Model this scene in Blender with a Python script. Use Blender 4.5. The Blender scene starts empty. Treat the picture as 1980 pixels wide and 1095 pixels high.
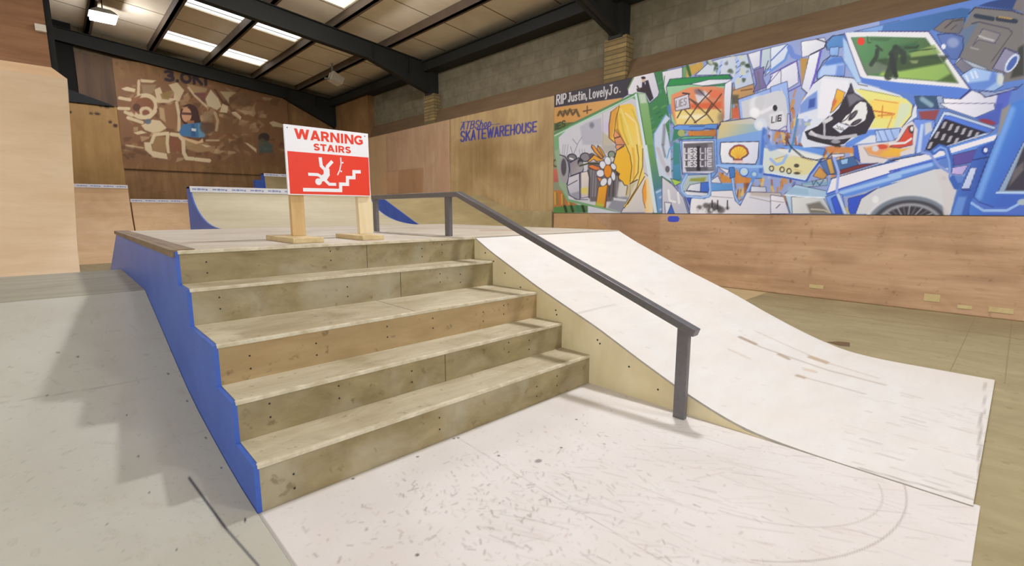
import bpy, bmesh, math, random
import numpy as np
from mathutils import Vector, Matrix

random.seed(7)
RNG = np.random.default_rng(7)
SC = bpy.context.scene
COL = SC.collection
PI = math.pi

# ------------------------------------------------------------------ camera, world, exposure
CAM = np.array([-0.4596, -1.8574, 1.1343])
YAW, PITCH, ROLL, FOC = math.radians(46.576), math.radians(-8.62), math.radians(0.069), 927.4
_f = np.array([math.cos(YAW) * math.cos(PITCH), math.sin(YAW) * math.cos(PITCH), math.sin(PITCH)])
_r0 = np.cross(_f, [0, 0, 1]); _r0 /= np.linalg.norm(_r0)
_u0 = np.cross(_r0, _f)
_r = math.cos(ROLL) * _r0 + math.sin(ROLL) * _u0
_u = -math.sin(ROLL) * _r0 + math.cos(ROLL) * _u0
cam_data = bpy.data.cameras.new('camera')
cam_data.sensor_width = 36.0
cam_data.lens = FOC / 1980 * 36.0
cam_data.clip_start = 0.05
cam_data.clip_end = 200
cam = bpy.data.objects.new('camera', cam_data)
COL.objects.link(cam)
cam.matrix_world = Matrix([[_r[0], _u[0], -_f[0], CAM[0]], [_r[1], _u[1], -_f[1], CAM[1]],
                           [_r[2], _u[2], -_f[2], CAM[2]], [0, 0, 0, 1]])
SC.camera = cam

world = bpy.data.worlds.new('world')
SC.world = world
world.use_nodes = True
world.node_tree.nodes['Background'].inputs[0].default_value = (0.92, 0.96, 1.0, 1)
world.node_tree.nodes['Background'].inputs[1].default_value = 1.6
SC.view_settings.view_transform = 'Standard'
SC.view_settings.look = 'None'
SC.view_settings.exposure = -0.06
SC.view_settings.gamma = 1.0
KEY_EMIT = 690.0        # the hall's lamps
FAR_EMIT = 185.0
SKY_EMIT = 2.0          # roof lights


def photo(P):           # where a point of the place shows in the photograph (used to trace painted artwork)
    d = np.atleast_2d(np.asarray(P, float)) - CAM
    z = d @ _f
    return np.stack([990 + FOC * (d @ _r) / z, 547.5 - FOC * (d @ _u) / z], -1)


# ------------------------------------------------------------------ colour + materials
def lin(c):
    a = np.asarray(c, float) / 255.0
    return np.where(a <= 0.04045, a / 12.92, ((a + 0.055) / 1.055) ** 2.4)


def L4(c):
    v = lin(c)
    return (float(v[0]), float(v[1]), float(v[2]), 1.0)


def new_mat(name):
    m = bpy.data.materials.new(name)
    m.use_nodes = True
    nt = m.node_tree
    b = nt.nodes['Principled BSDF']
    return m, nt, b


def mixc(nt, fac, a, b):
    n = nt.nodes.new('ShaderNodeMix')
    n.data_type = 'RGBA'
    for sock, v in ((n.inputs[0], fac), (n.inputs[6], a), (n.inputs[7], b)):
        if isinstance(v, bpy.types.NodeSocket):
            nt.links.new(v, sock)
        else:
            sock.default_value = v
    return n.outputs[2]


def ramp(nt, src, stops):
    n = nt.nodes.new('ShaderNodeValToRGB')
    el = n.color_ramp.elements
    el[0].position, el[1].position = stops[0][0], stops[-1][0]
    for i, (p, c) in enumerate(stops):
        e = el[0] if i == 0 else (el[-1] if i == len(stops) - 1 else el.new(p))
        e.position = p
        e.color = c if len(c) == 4 else (*c, 1)
    nt.links.new(src, n.inputs[0])
    return n.outputs[0]


def noise(nt, vec, scale, detail=4, rough=0.55, dist=0.0):
    n = nt.nodes.new('ShaderNodeTexNoise')
    n.inputs['Scale'].default_value = scale
    n.inputs['Detail'].default_value = detail
    n.inputs['Roughness'].default_value = rough
    n.inputs['Distortion'].default_value = dist
    nt.links.new(vec, n.inputs['Vector'])
    return n.outputs[0]


def pos(nt, scale=(1, 1, 1), off=(0, 0, 0)):
    g = nt.nodes.new('ShaderNodeNewGeometry')
    mp = nt.nodes.new('ShaderNodeMapping')
    mp.inputs['Scale'].default_value = scale
    mp.inputs['Location'].default_value = off
    nt.links.new(g.outputs['Position'], mp.inputs['Vector'])
    return mp.outputs[0]


W01 = ((0.0, (0, 0, 0)), (1.0, (1, 1, 1)))


def ply(name, base, dark, grain=(1, 1, 1), gs=6.0, dirt=None, dirt_amt=0.35, dirt_scale=1.3, speck=None,
        speck_amt=0.5, speck_scale=22.0, rough=0.6, paint=False, bump=0.05, spec=0.3):
    """weathered plywood: stretched grain, large stains, small specks, optionally painted on"""
    m, nt, b = new_mat(name)
    g = noise(nt, pos(nt, grain), gs, 6, 0.6, 0.4)
    c = mixc(nt, ramp(nt, g, ((0.32, (0, 0, 0)), (0.68, (1, 1, 1)))), L4(dark), L4(base))
    if dirt:
        n = noise(nt, pos(nt, (1, 1, 1), (3.1, 1.7, 0.4)), dirt_scale, 5, 0.6, 0.8)
        f = ramp(nt, n, ((0.45, (0, 0, 0)), (0.7, (dirt_amt,) * 3)))
        c = mixc(nt, f, c, L4(dirt))
    if speck:
        n = noise(nt, pos(nt, (1, 1, 1), (0.3, 5.1, 2.2)), speck_scale, 3, 0.55)
        f = ramp(nt, n, ((0.63, (0, 0, 0)), (0.72, (speck_amt,) * 3)))
        c = mixc(nt, f, c, L4(speck))
    if paint:
        a = nt.nodes.new('ShaderNodeAttribute')
        a.attribute_name = 'paint'
        c = mixc(nt, a.outputs['Alpha'], c, a.outputs['Color'])
    nt.links.new(c, b.inputs['Base Color'])
    b.inputs['Roughness'].default_value = rough
    b.inputs['Specular IOR Level'].default_value = spec
    if bump:
        bp = nt.nodes.new('ShaderNodeBump')
        bp.inputs['Strength'].default_value = bump
        bp.inputs['Distance'].default_value = 0.01
        nt.links.new(g, bp.inputs['Height'])
        nt.links.new(bp.outputs[0], b.inputs['Normal'])
    return m


def plain(name, col, rough=0.5, metal=0.0, var=0.12, scale=8.0, spec=0.4):
    m, nt, b = new_mat(name)
    n = noise(nt, pos(nt), scale, 4)
    v = lin(col)
    c = mixc(nt, n, tuple(v * (1 - var)) + (1,), tuple(np.minimum(v * (1 + var), 1)) + (1,))
    nt.links.new(c, b.inputs['Base Color'])
    b.inputs['Roughness'].default_value = rough
    b.inputs['Metallic'].default_value = metal
    b.inputs['Specular IOR Level'].default_value = spec
    return m


def emit(name, col, strength, spots=None):
    m, nt, b = new_mat(name)
    nt.nodes.remove(b)
    e = nt.nodes.new('ShaderNodeEmission')
    e.inputs[1].default_value = strength
    if spots:
        n = noise(nt, pos(nt), 9.0, 5, 0.7)
        c = mixc(nt, ramp(nt, n, ((0.55, (0, 0, 0)), (0.72, (1, 1, 1)))), L4(col), L4(spots))
        nt.links.new(c, e.inputs[0])
    else:
        e.inputs[0].default_value = L4(col)
    nt.links.new(e.outputs[0], nt.nodes['Material Output'].inputs[0])
    return m


def blockwork(name, c1, c2, mortar, axis='x', bw=0.44, bh=0.215):
    m, nt, b = new_mat(name)
    g = nt.nodes.new('ShaderNodeNewGeometry')
    s = nt.nodes.new('ShaderNodeSeparateXYZ')
    k = nt.nodes.new('ShaderNodeCombineXYZ')
    nt.links.new(g.outputs['Position'], s.inputs[0])
    nt.links.new(s.outputs['Y' if axis == 'x' else 'X'], k.inputs[0])
    nt.links.new(s.outputs['Z'], k.inputs[1])
    br = nt.nodes.new('ShaderNodeTexBrick')
    br.inputs['Scale'].default_value = 1.0
    br.inputs['Brick Width'].default_value = bw
    br.inputs['Row Height'].default_value = bh
    br.inputs['Mortar Size'].default_value = 0.012
    br.inputs['Mortar Smooth'].default_value = 0.6
    br.inputs['Color1'].default_value = L4(c1)
    br.inputs['Color2'].default_value = L4(c2)
    br.inputs['Mortar'].default_value = L4(mortar)
    nt.links.new(k.outputs[0], br.inputs['Vector'])
    n = noise(nt, pos(nt), 5.0, 6, 0.65)
    c = mixc(nt, ramp(nt, n, ((0.38, (0, 0, 0)), (0.72, (0.75,) * 3))), br.outputs[0], L4((94, 84, 62)))
    nt.links.new(c, b.inputs['Base Color'])
    b.inputs['Roughness'].default_value = 0.9
    bp = nt.nodes.new('ShaderNodeBump')
    bp.inputs['Strength'].default_value = 0.22
    bp.inputs['Distance'].default_value = 0.02
    nt.links.new(br.outputs['Fac'], bp.inputs['Height'])
    bp.invert = True
    nt.links.new(bp.outputs[0], b.inputs['Normal'])
    return m


M = {}
M['tread'] = ply('worn tread plywood', (198, 187, 160), (178, 165, 134), (0.6, 3, 3), 5, (152, 136, 102), 0.75, 2.6, (120, 104, 74), 0.45, 26)
M['riser'] = ply('olive riser plywood', (160, 144, 106), (128, 112, 76), (1.2, 1.2, 2.2), 3.5, (176, 168, 146), 0.6, 2.3, (88, 70, 44), 0.5, 17)
M['riser_warm'] = ply('warm riser plywood', (178, 153, 112), (158, 132, 92), (0.8, 1.2, 3), 3.5, (150, 132, 92), 0.5, 2.2, (84, 60, 36), 0.55, 15)
M['edge'] = ply('worn pale plywood edge', (216, 206, 182), (182, 168, 136), (2, 2, 2), 9, None)
M['blue'] = ply('blue gloss paint', (66, 98, 182), (60, 90, 170), (1, 1, 1), 4, (80, 112, 190), 0.5, 1.5, (38, 60, 130), 0.4, 30, rough=0.45)
M['deck'] = ply('pale deck plywood', (202, 191, 175), (188, 176, 158), (0.5, 4, 1), 3, (172, 158, 130), 0.6, 1.4, (130, 112, 86), 0.3, 20, paint=True)
M['ramp'] = ply('white painted ramp sheet', (223, 218, 212), (217, 211, 203), (1, 3, 3), 3, (222, 208, 192), 0.5, 1.2, (205, 190, 170), 0.3, 40, rough=0.5, paint=True, bump=0.01)
M['sheet'] = ply('white painted floor sheet', (222, 215, 210), (215, 207, 200), (1, 1, 1), 3, (214, 202, 192), 0.6, 1.1, (176, 162, 150), 0.3, 45, rough=0.5, paint=True, bump=0.01)
M['bank'] = ply('grey painted bank sheet', (190, 186, 172), (181, 176, 160), (1, 1, 1), 3, (186, 182, 166), 0.6, 1.1, (150, 144, 130), 0.3, 45, rough=0.55, paint=True, bump=0.01)
M['bank_top'] = ply('grey platform plywood', (168, 163, 145), (152, 146, 126), (0.6, 3, 1), 3, (140, 130, 106), 0.5, 1.3)
M['rim'] = ply('grey sheet edge', (182, 174, 162), (164, 156, 144), (4, 4, 4), 6)
M['panel_pale'] = ply('pale yellow side plywood', (228, 214, 176), (218, 202, 160), (2, 2, 0.7), 3, (204, 186, 140), 0.5, 1.6)
M['floor'] = ply('tan plywood floor', (168, 154, 118), (152, 138, 102), (2.5, 0.6, 1), 2.5, (132, 116, 84), 0.6, 0.9, (110, 92, 66), 0.35, 14, paint=False)
M['floor_light'] = ply('lighter floor plywood', (202, 180, 138), (190, 168, 126), (2.5, 0.6, 1), 2.5)
M['floor_seam'] = plain('dark seam', (146, 131, 98), 0.8)
M['clad'] = ply('brown wall plywood', (200, 164, 130), (178, 141, 106), (1, 0.35, 4), 2.6, (150, 114, 84), 0.55, 1.1, (120, 84, 56), 0.45, 9, paint=True)
M['clad_pink'] = ply('pinkish wall plywood', (194, 160, 126), (180, 145, 112), (1, 3, 0.35), 2.6, (160, 122, 84), 0.5, 1.0, paint=True)
M['clad_tan'] = ply('tan wall plywood', (188, 160, 114), (170, 142, 96), (1, 3, 0.35), 2.6, (134, 106, 64), 0.6, 0.9, paint=True)
M['clad_dark'] = ply('brown back plywood', (146, 108, 66), (122, 87, 50), (3, 1, 0.4), 2.4, (98, 70, 40), 0.55, 0.9, (84, 58, 34), 0.4, 8, paint=True)
M['clad_tan2'] = ply('tan back plywood', (172, 134, 80), (152, 116, 66), (3, 1, 0.4), 2.4, (134, 100, 56), 0.5, 0.9, paint=True)
M['clad_deep'] = ply('dark brown plywood', (92, 66, 40), (72, 50, 30), (3, 1, 0.4), 2.4)
M['clad_plain'] = ply('brown end wall plywood', (150, 112, 70), (126, 91, 54), (3, 1, 0.4), 2.4, (100, 72, 42), 0.55, 0.9, (84, 58, 34), 0.4, 8)
M['band'] = ply('brown ledge board', (116, 92, 66), (100, 78, 54), (1, 0.5, 4), 2.4)
M['peach'] = ply('peach ramp plywood', (216, 192, 158), (204, 176, 140), (0.5, 2, 2), 2.0, (196, 170, 134), 0.5, 0.8, rough=0.6)
M['peach2'] = ply('warm ramp plywood', (226, 192, 152), (212, 174, 132), (0.5, 2, 2), 2.0, (182, 142, 98), 0.5, 0.8, rough=0.6)
M['brown_ramp'] = ply('brown vertical plywood', (150, 108, 74), (130, 90, 58), (0.4, 1, 5), 2.0, (112, 78, 50), 0.5, 0.8)
M['olive_ramp'] = ply('olive ramp plywood', (176, 158, 116), (160, 142, 100), (0.5, 2, 2), 2.0, (142, 122, 84), 0.5, 1.1)
M['quarter'] = ply('pale quarter plywood', (190, 180, 152), (178, 166, 136), (0.5, 2, 2), 2.0, (168, 152, 116), 0.5, 0.9)
M['tape'] = plain('white vinyl tape', (226, 224, 228), 0.4)
M['tape_mark'] = plain('blue tape print', (138, 146, 192), 0.4)
M['steel'] = plain('dark handrail steel', (112, 109, 110), 0.34, 0.4, 0.2, 40)
M['steel_dark'] = plain('dark painted roof steel', (31, 30, 24), 0.7, 0.0, 0.25, 3)
M['purlin'] = plain('brown galvanised purlin', (88, 72, 56), 0.7, 0.0, 0.3, 3)
M['roof'] = ply('cream roof lining board', (240, 228, 206), (232, 218, 194), (1, 1, 1), 1.2, (214, 196, 166), 0.6, 0.7, bump=0.0)
M['seam'] = plain('roof seam', (110, 88, 60), 0.8)
M['block'] = blockwork('grey concrete block', (126, 116, 92), (116, 105, 82), (112, 102, 80))
M['block_back'] = blockwork('brown concrete block', (118, 100, 72), (104, 88, 62), (86, 72, 50), 'y')
M['column'] = blockwork('buff brick column', (158, 132, 82), (120, 98, 58), (92, 76, 46), 'y', 0.22, 0.075)
M['white'] = plain('white sign sheet', (232, 230, 232), 0.35, var=0.02)
M['red'] = plain('red sign print', (224, 55, 26), 0.4, var=0.03)
M['pine'] = ply('pine timber', (214, 182, 130), (194, 158, 104), (6, 6, 0.6), 3, (176, 142, 92), 0.4, 3)
M['pine_pale'] = ply('pale pine timber', (232, 214, 176), (220, 198, 156), (6, 6, 0.6), 3)
M['pine_foot'] = ply('pine foot board', (216, 194, 148), (196, 170, 122), (6, 0.6, 6), 3, (160, 134, 92), 0.4, 5)
M['batten'] = ply('weathered brown batten', (140, 116, 88), (104, 82, 60), (4, 0.5, 4), 4)
M['mural'] = ply('painted mural board', (200, 200, 206), (196, 196, 202), paint=True, rough=0.5, bump=0.0)
M['screw'] = plain('dark screw head', (60, 54, 48), 0.5, 0.5)
M['lamp_body'] = plain('grey lamp housing', (150, 148, 140), 0.5, 0.2)
M['lamp_white'] = plain('white lamp housing', (206, 196, 176), 0.5)
M['key'] = emit('lit lamp face', (244, 246, 253), KEY_EMIT)
M['far'] = emit('lit far lamp face', (244, 246, 253), FAR_EMIT)
M['skylight'] = emit('daylit roof light', (238, 240, 236), SKY_EMIT, (200, 196, 184))
M['black'] = plain('dark void', (14, 12, 9), 0.9)
M['patch_blue'] = plain('blue paint', (66, 84, 200), 0.5)
M['patch_cream'] = ply('cream filler patch', (206, 186, 136), (190, 168, 118), (1, 1, 1), 9)


# ------------------------------------------------------------------ mesh helpers
def add_box(bm, x0, x1, y0, y1, z0, z1, mi=0):
    v = [bm.verts.new((x, y, z)) for x in (x0, x1) for y in (y0, y1) for z in (z0, z1)]
    fs = [(0, 1, 3, 2), (4, 6, 7, 5), (0, 4, 5, 1), (2, 3, 7, 6), (0, 2, 6, 4), (1, 5, 7, 3)]
    out = []
    for f in fs:
        fc = bm.faces.new([v[i] for i in f])
        fc.material_index = mi
        out.append(fc)
    return v


def add_prism(bm, prof, a0, a1, axis='x', mi=0):
    """closed profile of two coordinates swept along an axis"""
    def P(u, v, a):
        return {'x': (a, u, v), 'y': (u, a, v), 'z': (u, v, a)}[axis]
    n = len(prof)
    A = [bm.verts.new(P(u, v, a0)) for u, v in prof]
    B = [bm.verts.new(P(u, v, a1)) for u, v in prof]
    fs = [bm.faces.new(A), bm.faces.new(B[::-1])]
    for i in range(n):
        j = (i + 1) % n
        fs.append(bm.faces.new((A[i], B[i], B[j], A[j])))
    for f in fs:
        f.material_index = mi
    return fs


def shell(prof, th):
    """thicken an open (u,v) polyline downwards into a closed profile"""
    p = np.array(prof, float)
    t = np.gradient(p, axis=0)
    t /= np.linalg.norm(t, axis=1)[:, None]
    n = np.stack([-t[:, 1], t[:, 0]], 1)
    n[n[:, 1] < 0] *= 1
    q = p - n * th
    return [tuple(a) for a in p] + [tuple(a) for a in q[::-1]]


def add_bar(bm, p0, p1, w, h, up=(0, 0, 1), mi=0):
    p0, p1 = Vector(p0), Vector(p1)
    d = (p1 - p0).normalized()
    s = d.cross(Vector(up)).normalized()
    u = s.cross(d)
    vs = []
    for p in (p0, p1):
        for a, b in ((-1, -1), (1, -1), (1, 1), (-1, 1)):
            vs.append(bm.verts.new(p + s * a * w / 2 + u * b * h / 2))
    for f in ((3, 2, 1, 0), (4, 5, 6, 7), (0, 1, 5, 4), (1, 2, 6, 5), (2, 3, 7, 6), (3, 0, 4, 7)):
        bm.faces.new([vs[i] for i in f]).material_index = mi


def add_cyl(bm, c, r, h, axis=(0, 0, 1), n=16, r2=None, mi=0):
    ax = Vector(axis).normalized()
    q = ax.to_track_quat('Z', 'Y')
    r2 = r if r2 is None else r2
    A = [bm.verts.new(Vector(c) + q @ Vector((r * math.cos(2 * PI * i / n), r * math.sin(2 * PI * i / n), 0))) for i in range(n)]
    B = [bm.verts.new(Vector(c) + q @ Vector((r2 * math.cos(2 * PI * i / n), r2 * math.sin(2 * PI * i / n), h))) for i in range(n)]
    bm.faces.new(A[::-1]).material_index = mi
    bm.faces.new(B).material_index = mi
    for i in range(n):
        j = (i + 1) % n
        bm.faces.new((A[i], A[j], B[j], B[i])).material_index = mi


def BM():
    return bmesh.new()


def org(o):
    return o.get('_o', (0, 0, 0)) if o else (0, 0, 0)


def obj(name, bm, mats, parent=None, at=None, bevel=0.0, smooth=False):
    """link a bmesh drawn in world coordinates as one object, its origin at its thing's base"""
    bmesh.ops.recalc_face_normals(bm, faces=bm.faces[:])
    if bevel:
        bmesh.ops.bevel(bm, geom=[e for e in bm.edges if e.calc_face_angle(0) > 0.5], offset=bevel, segments=2,
                        affect='EDGES', profile=0.6)
    o0 = ORG[parent.name] if parent else (at or (0, 0, 0))
    bmesh.ops.translate(bm, verts=bm.verts[:], vec=-Vector(o0))
    me = bpy.data.meshes.new(name)
    bm.to_mesh(me)
    bm.free()
    for m in (mats if isinstance(mats, (list, tuple)) else [mats]):
        me.materials.append(m)
    if smooth:
        for p in me.polygons:
            p.use_smooth = True
    o = bpy.data.objects.new(name, me)
    COL.objects.link(o)
    ORG[o.name] = o0
    if parent:
        o.parent = parent
    else:
        o.location = o0
    return o


ORG = {}


def thing(name, label, cat, loc, group=None):
    o = bpy.data.objects.new(name, None)
    o.empty_display_size = 0.1
    COL.objects.link(o)
    o.location = loc
    ORG[o.name] = tuple(loc)
    o['label'] = label
    o['category'] = cat
    if group:
        o['group'] = group
    return o


def tag(o, label, cat, group=None):
    o['label'] = label
    o['category'] = cat
    if group:
        o['group'] = group
    return o


def struct(name, bm, m, at=None, bevel=0.0):
    o = obj(name, bm, m, None, at, bevel)
    o['kind'] = 'structure'
    return o


def dup(root, off, label=None):
    r = root.copy()
    COL.objects.link(r)
    r.location = Vector(root.location) + Vector(off)
    if label:
        r['label'] = label
    for ch in list(root.children):
        c = ch.copy()
        COL.objects.link(c)
        c.parent = r
        for g in list(ch.children):
            d = g.copy()
            COL.objects.link(d)
            d.parent = c
    return r


# ------------------------------------------------------------------ painting on boards (colour attribute 'paint')
class Brush:
    """paints colours on the points of a board; u,v are drawing coordinates of every point"""
    def __init__(s, uv, base=None):
        s.u, s.v = uv[:, 0], uv[:, 1]
        s.c = np.zeros((len(uv), 4))
        if base is not None:
            s.c[:, :3] = base
            s.c[:, 3] = 1

    def box(s, x0, x1, y0, y1):
        return np.nonzero((s.u >= x0) & (s.u <= x1) & (s.v >= y0) & (s.v <= y1))[0]

    def put(s, idx, a, col):
        if len(idx) == 0:
            return
        a = np.clip(a, 0, 1)
        col = np.asarray(col, float)
        a0 = s.c[idx, 3]
        ao = a + a0 * (1 - a)
        k = np.where(ao > 1e-6, a / np.maximum(ao, 1e-6), 0)[:, None]
        s.c[idx, :3] = s.c[idx, :3] * (1 - k) + col * k
        s.c[idx, 3] = ao

    def _seg(s, idx, p, q):
        x, y = s.u[idx], s.v[idx]
        dx, dy = q[0] - p[0], q[1] - p[1]
        t = np.clip(((x - p[0]) * dx + (y - p[1]) * dy) / max(dx * dx + dy * dy, 1e-12), 0, 1)
        return np.hypot(x - p[0] - t * dx, y - p[1] - t * dy), t

    def poly(s, pts, col, a=1.0, soft=1.0, grad=None):
        p = np.array(pts, float)
        idx = s.box(p[:, 0].min() - soft, p[:, 0].max() + soft, p[:, 1].min() - soft, p[:, 1].max() + soft)
        if len(idx) == 0:
            return
        x, y = s.u[idx], s.v[idx]
        ins = np.zeros(len(idx), bool)
        d = np.full(len(idx), 1e9)
        for i in range(len(p)):
            p0, p1 = p[i], p[(i + 1) % len(p)]
            if p0[1] != p1[1]:
                ins ^= ((p0[1] > y) != (p1[1] > y)) & (x < (p1[0] - p0[0]) * (y - p0[1]) / (p1[1] - p0[1]) + p0[0])
            d = np.minimum(d, s._seg(idx, p0, p1)[0])
        al = np.clip(0.5 + np.where(ins, d, -d) / soft, 0, 1) * a
        if grad:                      # (point, point, second colour)
            g0, g1, c2 = grad
            dx, dy = g1[0] - g0[0], g1[1] - g0[1]
            t = np.clip(((x - g0[0]) * dx + (y - g0[1]) * dy) / (dx * dx + dy * dy), 0, 1)[:, None]
            col = np.asarray(col, float) * (1 - t) + np.asarray(c2, float) * t
        s.put(idx, al, col)

    def line(s, pts, w, col, a=1.0, soft=1.0):
        p = np.array(pts, float)
        m = w / 2 + soft
        idx = s.box(p[:, 0].min() - m, p[:, 0].max() + m, p[:, 1].min() - m, p[:, 1].max() + m)
        if len(idx) == 0:
            return
        d = np.full(len(idx), 1e9)
        for i in range(len(p) - 1):
            d = np.minimum(d, s._seg(idx, p[i], p[i + 1])[0])
        s.put(idx, np.clip(0.5 + (w / 2 - d) / soft, 0, 1) * a, col)

    def ell(s, c, rx, ry, col, a=1.0, ang=0.0, soft=1.0, ring=None):
        m = max(rx, ry) + soft
        idx = s.box(c[0] - m, c[0] + m, c[1] - m, c[1] + m)
        if len(idx) == 0:
            return
        x, y = s.u[idx] - c[0], s.v[idx] - c[1]
        ca, sa = math.cos(ang), math.sin(ang)
        r = np.hypot((x * ca + y * sa) / rx, (-x * sa + y * ca) / ry)
        d = (1 - r) * min(rx, ry)
        if ring:
            d = ring / 2 - np.abs(d)
        s.put(idx, np.clip(0.5 + d / soft, 0, 1) * a, col)

    def text(s, txt, p0, p1, up, w, col, a=1.0, soft=1.0):
        p0, p1, up = np.array(p0, float), np.array(p1, float), np.array(up, float)
        tot = sum(GW.get(ch, 0.62) + 0.3 for ch in txt) - 0.3
        x = 0.0
        for ch in txt:
            gw = GW.get(ch, 0.62)
            for st in GLYPH.get(ch, []):
                pts = [p0 + (p1 - p0) * ((x + q[0] * gw) / tot) + up * q[1] for q in st]
                s.line(pts, w, col, a, soft)
            x += gw + 0.3

    def attr(s, me):
        c = s.c.copy()
        c[:, :3] = lin(np.clip(c[:, :3], 0, 255))
        at = me.color_attributes.new('paint', 'FLOAT_COLOR', 'POINT')
        at.data.foreach_set('color', c.astype(np.float32).ravel())


GW = {'I': 0.12, 'i': 0.1, 'l': 0.1, '.': 0.1, ',': 0.12, ' ': 0.3, 'W': 0.95, 't': 0.38, 'n': 0.48, 'u': 0.48,
      's': 0.42, 'o': 0.5, 'e': 0.48, 'v': 0.48, 'y': 0.48, 'h': 0.48, 'p': 0.48, 'O': 0.75, 'J': 0.45, 'L': 0.48}
_o = [(0.5 + 0.5 * math.cos(k * PI / 6), 0.5 + 0.5 * math.sin(k * PI / 6)) for k in range(13)]
GLYPH = {
    'R': [[(0, 0), (0, 1), (.7, 1), (.95, .86), (.95, .64), (.7, .5), (0, .5)], [(.45, .5), (1, 0)]],
    'P': [[(0, 0), (0, 1), (.7, 1), (.98, .85), (.98, .6), (.7, .45), (0, .45)]],
    'B': [[(0, 0), (0, 1), (.65, 1), (.9, .85), (.9, .65), (.65, .53), (0, .53)], [(.65, .53), (1, .38), (1, .14), (.7, 0), (0, 0)]],
    'I': [[(.5, 0), (.5, 1)]], 'L': [[(0, 1), (0, 0), (1, 0)]], 'E': [[(1, 1), (0, 1), (0, 0), (1, 0)], [(0, .5), (.85, .5)]],
    'J': [[(.3, 1), (1, 1)], [(.75, 1), (.75, .2), (.5, 0), (.2, 0), (0, .2)]],
    'T': [[(0, 1), (1, 1)], [(.5, 1), (.5, 0)]], 'A': [[(0, 0), (.5, 1), (1, 0)], [(.2, .35), (.8, .35)]],
    'S': [[(.98, .84), (.75, 1), (.25, 1), (.02, .82), (.1, .6), (.85, .42), (1, .2), (.75, 0), (.2, 0), (0, .16)]],
    'K': [[(0, 0), (0, 1)], [(.95, 1), (0, .42)], [(.3, .6), (1, 0)]],
    'W': [[(0, 1), (.25, 0), (.5, .9), (.75, 0), (1, 1)]], 'H': [[(0, 0), (0, 1)], [(1, 0), (1, 1)], [(0, .5), (1, .5)]],
    'O': [_o], 'U': [[(0, 1), (0, .25), (.25, 0), (.75, 0), (1, .25), (1, 1)]],
    'u': [[(0, .62), (0, .15), (.25, 0), (.7, 0), (1, .2)], [(1, .62), (1, 0)]],
    's': [[(1, .55), (.5, .65), (0, .5), (1, .18), (.5, 0), (0, .08)]],
    't': [[(.45, .95), (.45, .1), (.9, 0)], [(0, .65), (1, .65)]],
    'i': [[(.5, 0), (.5, .62)], [(.5, .84), (.5, .88)]], 'n': [[(0, 0), (0, .62)], [(0, .45), (.4, .64), (.8, .6), (1, .4), (1, 0)]],
    'o': [[(x, y * .64) for x, y in _o]], 'v': [[(0, .62), (.5, 0), (1, .62)]],
    'e': [[(0, .34), (1, .34), (.9, .58), (.5, .66), (.08, .52), (0, .25), (.3, .0), (.9, .06)]],
    'l': [[(.5, 0), (.5, 1)]], 'y': [[(0, .62), (.5, 0)], [(1, .62), (.3, -.3), (0, -.3)]],
    'h': [[(0, 0), (0, 1)], [(0, .45), (.4, .64), (.8, .6), (1, .4), (1, 0)]],
    'p': [[(0, .62), (0, -.3)], [(0, .5), (.4, .64), (.9, .55), (1, .3), (.8, .05), (.4, 0), (0, .1)]],
    '.': [[(.5, .03), (.5, .06)]], ',': [[(.6, .1), (.2, -.16)]],
    '3': [[(0, .9), (.4, 1), (.9, .9), (.9, .62), (.4, .52), (.95, .42), (1, .15), (.6, 0), (0, .08)]],
}


def grid_board(name, f, nu, nv, th, mats, parent=None, at=None, base=None, uv=None):
    """a finely divided sheet: f(s,t) arrays -> points; returns (object, brush).  th: vector of thickness behind it"""
    s, t = np.meshgrid(np.linspace(0, 1, nu), np.linspace(0, 1, nv), indexing='ij')
    P = f(s.ravel(), t.ravel())
    o0 = np.array(ORG[parent.name] if parent else (at or (0, 0, 0)))
    n = nu * nv
    i, j = np.meshgrid(np.arange(nu - 1), np.arange(nv - 1), indexing='ij')
    k = (i * nv + j).ravel()
    F = np.stack([k, k + nv, k + nv + 1, k + 1], 1)
    rim = list(range(0, nv)) + [a * nv + nv - 1 for a in range(1, nu)] + [(nu - 1) * nv + b for b in range(nv - 2, -1, -1)] + [a * nv for a in range(nu - 2, 0, -1)]
    Q = P[rim] + np.asarray(th, float)
    V = np.vstack([P, Q]) - o0
    m = len(rim)
    side = [(rim[a], rim[(a + 1) % m], n + (a + 1) % m, n + a) for a in range(m)]
    me = bpy.data.meshes.new(name)
    me.from_pydata(V.tolist(), [], F.tolist() + side)
    if isinstance(mats, (list, tuple)):
        for q in mats:
            me.materials.append(q)
    else:
        me.materials.append(mats)
    pol = np.zeros(len(me.polygons), bool)
    pol[:len(F)] = True
    me.polygons.foreach_set('use_smooth', pol)
    if isinstance(mats, (list, tuple)) and len(mats) > 1:
        me.polygons.foreach_set('material_index', np.where(pol, 0, 1))
    o = bpy.data.objects.new(name, me)
    COL.objects.link(o)
    ORG[o.name] = tuple(o0)
    if parent:
        o.parent = parent
    else:
        o.location = o0
    W = np.vstack([P, P[rim]])
    b = Brush(photo(W) if uv is None else uv(W), base)
    return o, b


# ------------------------------------------------------------------ the shell of the hall
XW, YB = 6.72, 14.5                      # right cladding, back cladding
XL, YF = -9.0, -8.0


def zr(x):                               # underside of the purlins
    return 4.76 + 0.1 * (6.72 - x) if x > -1.5 else 4.76 + 0.1 * 8.22 - 0.1 * (-1.5 - x)


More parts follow.
